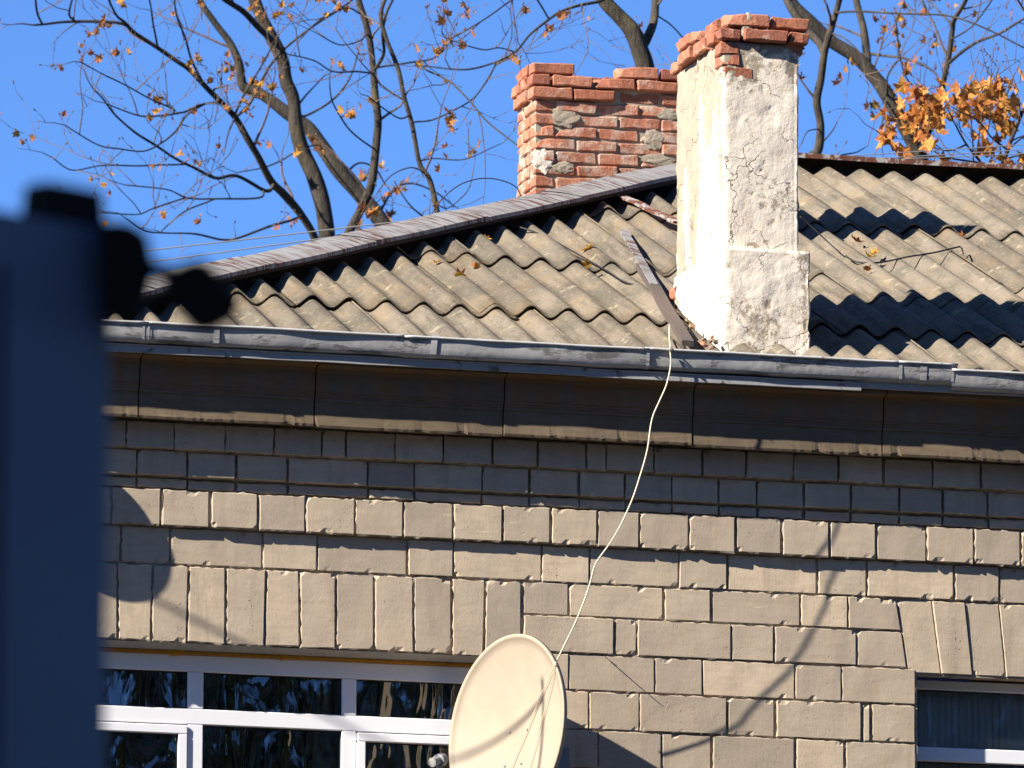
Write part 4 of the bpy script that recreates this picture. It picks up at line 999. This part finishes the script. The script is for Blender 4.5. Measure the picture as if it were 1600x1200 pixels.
T1 = tree('bare tree with a thick dark trunk and long limbs reaching left, behind the hip end', 68, [
    ([(512, 420), (510, 375), (502, 319), (491, 278), (476, 240), (467, 202), (463, 158), (450, 131), (442, 97), (420, 49), (397, 0), (375, -60), (360, -160)], 27, 17),
    ([(500, 405), (491, 367), (469, 330), (446, 304), (427, 285), (405, 247), (386, 217), (367, 184), (345, 157), (319, 131), (296, 109), (277, 96), (247, 75), (210, 52), (187, 37), (112, 34), (67, 38), (52, 39)], 15, 3.2, -1.6),
    ([(210, 52), (195, 35), (182, 24), (170, 0), (160, -40)], 5, 3, -1.4), ([(67, 38), (59, 24), (56, 0), (50, -30)], 4, 3, -1.6), ([(118, 34), (109, 24), (112, 0)], 4, 3, -1.5),
    ([(416, 298), (371, 274), (337, 278), (304, 262), (270, 244), (240, 225), (210, 206), (180, 180), (161, 154), (146, 139)], 6.5, 2.4, -2.4),
    ([(405, 309), (337, 311), (292, 309), (259, 296), (195, 289)], 3.6, 2, -1.5),
    ([(461, 341), (424, 352), (375, 371), (349, 375), (307, 366), (259, 364), (225, 360), (196, 341)], 5, 2, -2.2),
    ([(337, 311), (290, 330), (262, 352), (250, 364)], 2.6, 2, -1.6), ([(292, 309), (240, 325), (215, 335), (160, 332)], 2.6, 1.8, -1.8),
    ([(337, 159), (311, 165), (285, 176), (232, 182), (202, 176), (165, 161)], 4.4, 2, -2.1),
    ([(322, 161), (292, 180), (277, 202), (255, 221), (225, 236), (187, 232), (150, 225), (101, 195)], 3.6, 1.8, -2.4),
    ([(290, 255), (250, 258), (210, 259), (161, 259), (112, 266), (82, 246)], 3, 1.7, -2.2),
    ([(270, 170), (235, 155), (200, 135), (165, 118), (125, 97)], 3, 1.8, -2.0),
    ([(480, 180), (514, 161), (536, 139), (551, 112), (560, 80)], 4.6, 2.5, .8),
    ([(367, 184), (390, 161), (416, 112), (442, 79), (484, 45), (536, 11), (560, -10)], 5, 3.5, .8),
    ([(367, 180), (380, 150), (394, 127), (416, 90), (430, 60)], 4.6, 2, -.6), ([(440, 72), (405, 44), (378, 20), (350, 0), (330, -20)], 11, 8, -.4),
    ([(367, 186), (358, 205), (351, 234)], 4, 2, -.5), ([(320, 131), (300, 95), (290, 60), (275, 20), (272, -20)], 4, 2.6, -1.2), ([(247, 75), (240, 40), (235, 10), (228, -20)], 3.5, 2.4, -1.4)],
    11, 90, LV, (.035, .07), dens=1.75, leaf_clusters=inview)
tree('bare tree whose mossy limb slants up left across the thick trunk', 71, [
    ([(640, 410), (600, 352), (562, 304), (525, 262), (500, 225), (480, 195), (450, 178), (405, 146), (382, 135), (376, 120), (373, 97), (360, 64), (337, 34), (315, 4), (300, -40)], 28, 7),
    ([(535, 275), (560, 255), (585, 262), (600, 285)], 4, 2, .5), ([(500, 225), (470, 232), (440, 250), (410, 262), (370, 270)], 3.2, 2, -1), ([(590, 340), (612, 300), (640, 287), (680, 300), (705, 318)], 4.5, 2.2, 1.)], 12, 30, LV, (.05, .09), dens=1.8, leaf_clusters=inview)
tree('slender bare tree with a nearly upright stem left of the brick chimney', 66, [
    ([(530, 420), (549, 364), (564, 326), (576, 290), (583, 255), (592, 215), (594, 187), (588, 150), (584, 112), (580, 75), (572, 40), (560, 0), (552, -50)], 16, 9),
    ([(584, 112), (600, 85), (598, 50), (604, 20), (620, -10)], 6, 4, -.5), ([(585, 115), (556, 112), (520, 112), (490, 95), (450, 85)], 3.6, 2, -1.0), ([(588, 235), (560, 215), (540, 195), (520, 160), (515, 130)], 3.2, 2, -.8),
    ([(592, 105), (640, 98), (680, 90), (700, 60)], 3.6, 2, .6), ([(560, 20), (540, 12), (500, 30), (470, 60)], 3.4, 2, -.6), ([(574, 50), (560, 65), (530, 70), (500, 55)], 3, 2, -.6)], 13, 60, LV, (.04, .075), dens=1.9, leaf_clusters=inview)
tree('thin pale-stemmed bare tree nearest the brick chimney\'s left side', 64, [
    ([(695, 400), (684, 334), (672, 281), (657, 255), (646, 195), (631, 150), (620, 105), (601, 56), (594, 20), (608, -20), (612, -70)], 9.5, 5),
    ([(657, 250), (680, 247), (725, 249), (766, 232)], 3, 1.8, .5), ([(648, 190), (676, 187), (710, 172), (740, 154), (762, 124), (774, 101)], 3, 2.2, .6), ([(640, 180), (625, 185), (600, 170), (575, 150)], 3, 2, -.5), ([(672, 281), (660, 268), (640, 262), (610, 275), (590, 300)], 2.8, 1.8, -.4), ([(684, 320), (700, 325), (725, 305), (735, 290)], 2.4, 1.6, .4)], 14, 30, LV, (.045, .085), dens=2.0, leaf_clusters=inview)
tree('forked dark tree rising behind the brick chimney', 66, [
    ([(1016, 330), (1014, 200), (1010, 115), (1000, 78), (988, 50), (969, 28), (946, 0), (930, -40)], 33, 20),
    ([(1004, 72), (1014, 50), (1020, 30), (1026, 0), (1030, -50)], 17, 13, .6),
    ([(955, -12), (939, 0), (905, 8), (875, 19), (850, 36), (826, 56), (804, 82), (770, 99), (725, 109), (665, 103)], 6.5, 2.4, -1.5),
    ([(830, -10), (800, 0), (770, 22), (740, 41), (702, 60), (690, 50)], 3.2, 2, -1.2), ([(774, 101), (762, 124), (740, 154)], 3, 2.2, -1.4), ([(665, 109), (702, 127), (732, 157), (762, 191), (811, 229)], 3.6, 2.4, -1.2), ([(804, 82), (780, 75), (755, 78), (720, 68)], 2.6, 1.8, -1),
    ([(1022, 20), (1050, 40), (1075, 70), (1090, 100)], 3, 2, .5)], 15, 40, LV, (.045, .085), dens=2.0, leaf_clusters=inview)
tree('large mossy tree leaning left behind the ridge, right of the white chimney', 70, [
    ([(1465, 330), (1447, 262), (1443, 245), (1428, 217), (1409, 187), (1386, 150), (1360, 116), (1338, 90), (1300, 64), (1270, 34), (1238, 5), (1215, -40)], 26, 18),
    ([(1443, 236), (1452, 208), (1461, 184), (1474, 139), (1482, 101), (1488, 49), (1491, 30), (1510, 0), (1525, -40)], 12, 7, -.8),
    ([(1484, 103), (1500, 84), (1525, 67), (1562, 52), (1596, 32), (1630, 15)], 6, 3.5, -1.0), ([(1356, 96), (1356, 80), (1352, 45), (1338, 0), (1330, -40)], 14, 10, .6),
    ([(1356, 84), (1385, 87), (1412, 90), (1440, 100), (1462, 115), (1469, 130)], 5, 3, -.6), ([(1470, 150), (1455, 150), (1435, 140), (1415, 120), (1405, 80), (1400, 30)], 3, 2, -.8), ([(1386, 145), (1386, 120), (1400, 98), (1405, 95)], 4, 2.4, -.5), ([(1386, 150), (1379, 190), (1378, 225)], 3.4, 2, -.6),
    ([(1489, 40), (1470, 20), (1450, 0)], 3.4, 2.4, .4), ([(1489, 60), (1520, 40), (1550, 0)], 3.4, 2.4, -.6)], 16, 60, LV, (.04, .07), dens=2.3, leaf_clusters=inview)
tree('crooked dark bare tree just right of the white chimney', 65, [
    ([(1240, 330), (1262, 252), (1278, 234), (1283, 195), (1276, 157), (1281, 124), (1287, 82), (1299, 45), (1311, 0), (1318, -40)], 15, 9),
    ([(1286, 84), (1279, 66), (1262, 50), (1244, 28), (1232, 5), (1225, -20)], 11, 14, .4), ([(1308, 20), (1340, 18), (1375, 19), (1431, 22), (1484, 26), (1540, 45), (1600, 75)], 4.2, 2.4, -.6), ([(1282, 200), (1262, 205), (1252, 225)], 2.6, 1.6, -.3), ([(1278, 228), (1300, 205), (1308, 190)], 2.8, 1.6, .3), ([(1297, 50), (1320, 60), (1345, 85), (1352, 120)], 3, 1.8, -.4)], 17, 22, LV, (.05, .09), dens=2.0, leaf_clusters=inview)
tree('maple with large orange leaves at the right edge behind the ridge', 62, [
    ([(1560, 380), (1562, 285), (1575, 235), (1588, 200), (1602, 165), (1625, 120), (1640, 60)], 8, 4),
    ([(1562, 285), (1540, 262), (1510, 225), (1490, 190), (1478, 165)], 4, 2, -.6), ([(1564, 275), (1530, 255), (1470, 245), (1420, 240), (1370, 205)], 4, 2, -.9), ([(1575, 235), (1550, 215), (1530, 190), (1500, 175)], 3.4, 2, -.7), ([(1588, 200), (1570, 180), (1572, 150), (1580, 135)], 3.4, 2, -.4), ([(1570, 250), (1600, 240), (1640, 225)], 3.4, 2, -.4), ([(1510, 225), (1480, 235), (1440, 225)], 3, 2, -.4), ([(1640, 60), (1610, 30), (1590, 0), (1575, -12)], 3.4, 2.4, -.4), ([(1575, 235), (1598, 215), (1625, 205)], 3, 2, .3), ([(1562, 285), (1585, 262), (1612, 258)], 3, 2, .3), ([(1590, 190), (1560, 165), (1535, 150)], 3, 2, .3)],
    18, 298, LVO, (.055, .115), dens=6.0, extra=110, tw=(.25, .7), leaf_clusters=lambda p: 1335 < pxof(p)[0] < 1615 and -15 < pxof(p)[1] < 268 and (pxof(p)[1] > 128+max(0, (1470-pxof(p)[0])*.5) or (pxof(p)[0] > 1560 and pxof(p)[1] < 14)))

# overhead wires behind the house
for k, (pts_, lab) in enumerate((([(-500, 476), (120, 404), (225, 392), (420, 370), (600, 349), (735, 336)], 'upper of two pale wires running behind the hip end'), ([(-500, 505), (120, 423), (236, 409), (420, 384), (600, 360), (700, 350)], 'lower of two pale wires running behind the hip end'),
    ([(1215, 262), (1262, 249), (1400, 239), (1600, 226), (2100, 190)], 'upper of the thin wires above the ridge at right'), ([(1215, 266), (1262, 252), (1400, 246), (1600, 234), (2100, 204)], 'middle of the thin wires above the ridge at right'), ([(1215, 268), (1290, 257), (1400, 249), (1600, 240), (2100, 216)], 'lowest of the thin wires above the ridge at right'))):
    wire('overhead_wire', [at_d(x, y, 58) for x, y in pts_], .0042 if k < 2 else .0032, M['wire'], lab, 'wire')

# cable slung between two steel masts left of the frame: its shadow crosses the facade
Wa, Wb = at_y(190, 905, 0), at_y(700, 1165, 0)
def wsh(t, up): return Wa+(Wb-Wa)*t+TOSUN*up
e0, e1 = wsh(-1.6, 5.5), wsh(2.1, 5.5)
wire('slung_cable', [e0, wsh(-.5, 5.5)-Vector((0, 0, .02)), wsh(.8, 5.5)-Vector((0, 0, .02)), e1], .013, M['black_wire'], 'black cable slung between two steel masts left of the house', 'cable')
for e_, lab in ((e0, 'farther of two thin steel masts left of the house'), (e1, 'nearer of two thin steel masts left of the house')):
    mb = MB(); mb.tube([Vector((0, 0, 0)), Vector((0, 0, e_.z*.5)), Vector((0, 0, e_.z+.05))], [.035, .025, .010], 12); po = empty('cable_mast', (e_.x, e_.y, 0)); tag(po, lab, 'mast'); mb.build('pole', M['steel'], po, True)
    mb = MB(); mb.tube([Vector((0, 0, e_.z+.05)), Vector((0, 0, e_.z+.09)), Vector((0, 0, e_.z+.10))], [.012, .012, .004], 8); mb.build('pole_cap', M['steel'], po)

# ================================================================== across the yard (seen in the window glass, trees also screen off sky light)
def leafy(loc, h, rad, seed, label):
    rnd = random.Random(seed); t = empty('tree', loc); tag(t, label, 'tree', 'leafy trees added round the yard')
    mb = MB(); mb.tube([Vector((0, 0, 0)), Vector((.2, 0, h*.4)), Vector((0, .2, h*.8))], [.35, .25, .08], 10); mb.build('trunk', M['bark'], t, True)
    cl = [Vector((rnd.gauss(0, rad*.5), rnd.gauss(0, rad*.5), h*.55+rnd.uniform(-.25, .42)*h)) for _ in range(46)]; mb = MB()
    for c in cl:
        cr = rnd.uniform(.16, .30)*rad
        for _ in range(170):
            v = Vector((rnd.gauss(0, 1), rnd.gauss(0, 1), rnd.gauss(0, 1))).normalized()*cr*rnd.random()**.4; a = Vector((rnd.gauss(0, 1), rnd.gauss(0, 1), rnd.gauss(0, 1))).normalized()*.26; b = a.cross(Vector((rnd.gauss(0, 1), rnd.gauss(0, 1), rnd.gauss(0, 1)))).normalized()*.20
            k = len(mb.v); mb.v += [tuple(c+v-a), tuple(c+v+b), tuple(c+v+a), tuple(c+v-b)]; mb.f.append((k, k+1, k+2, k+3))
    cr_ = mb.build('crown', M['green_leaf'], t); tag(cr_, kind='stuff')
M['green_leaf'] = plain('green_leaves', (.045, .07, .025), .8, 0, .2, .7, .6)
for k, (x, y, h) in enumerate(((7, -61, 27), (26.5, -68, 25), (4, -64, 28), (-6, -68, 26), (33, -61, 27), (37, -66, 25), (-17, -66, 28), (46, -62, 27), (-28, -64, 26), (55, -66, 27), (-40, -66, 27), (-52, -63, 26), (15, -17, 25), (24, -26, 26), (20, -34, 24), (33, -15, 25), (-23, -25, 24), (-29, -37, 25), (24, -42, 25), (-38, -30, 25), (30, -50, 23), (-22, -50, 22), (-20.5, -38, 18))):
    leafy((x, y, 0), h, 6.2, k, 'dense green leafy tree added round the yard to block sky light, outside the picture')  # nearer ones added to cut sky light and keep the post shaded
bb = empty('apartment_block', (14, -92, 0)); tag(bb, 'pale flat-roofed block across the yard behind the viewer', 'building')
mb = MB(); mb.box((0, 0, 14.5), (130, 10, 29)); mb.build('wall', M['pale_wall'], bb)
wm = mesh('window', [(-.7, 0, -.8), (.7, 0, -.8), (.7, 0, .8), (-.7, 0, .8), (-.7, .12, -.8), (.7, .12, -.8), (.7, .12, .8), (-.7, .12, .8)], [(4, 5, 6, 7), (0, 1, 5, 4), (1, 2, 6, 5), (2, 3, 7, 6), (3, 0, 4, 7)]); wm.materials.append(M['gasket'])
for i in range(12):
    for j in range(6):
        o = bpy.data.objects.new('window', wm); COL.objects.link(o); o.parent = bb; o.location = (-12+i*3.1, 5.02, 9+j*3.2)
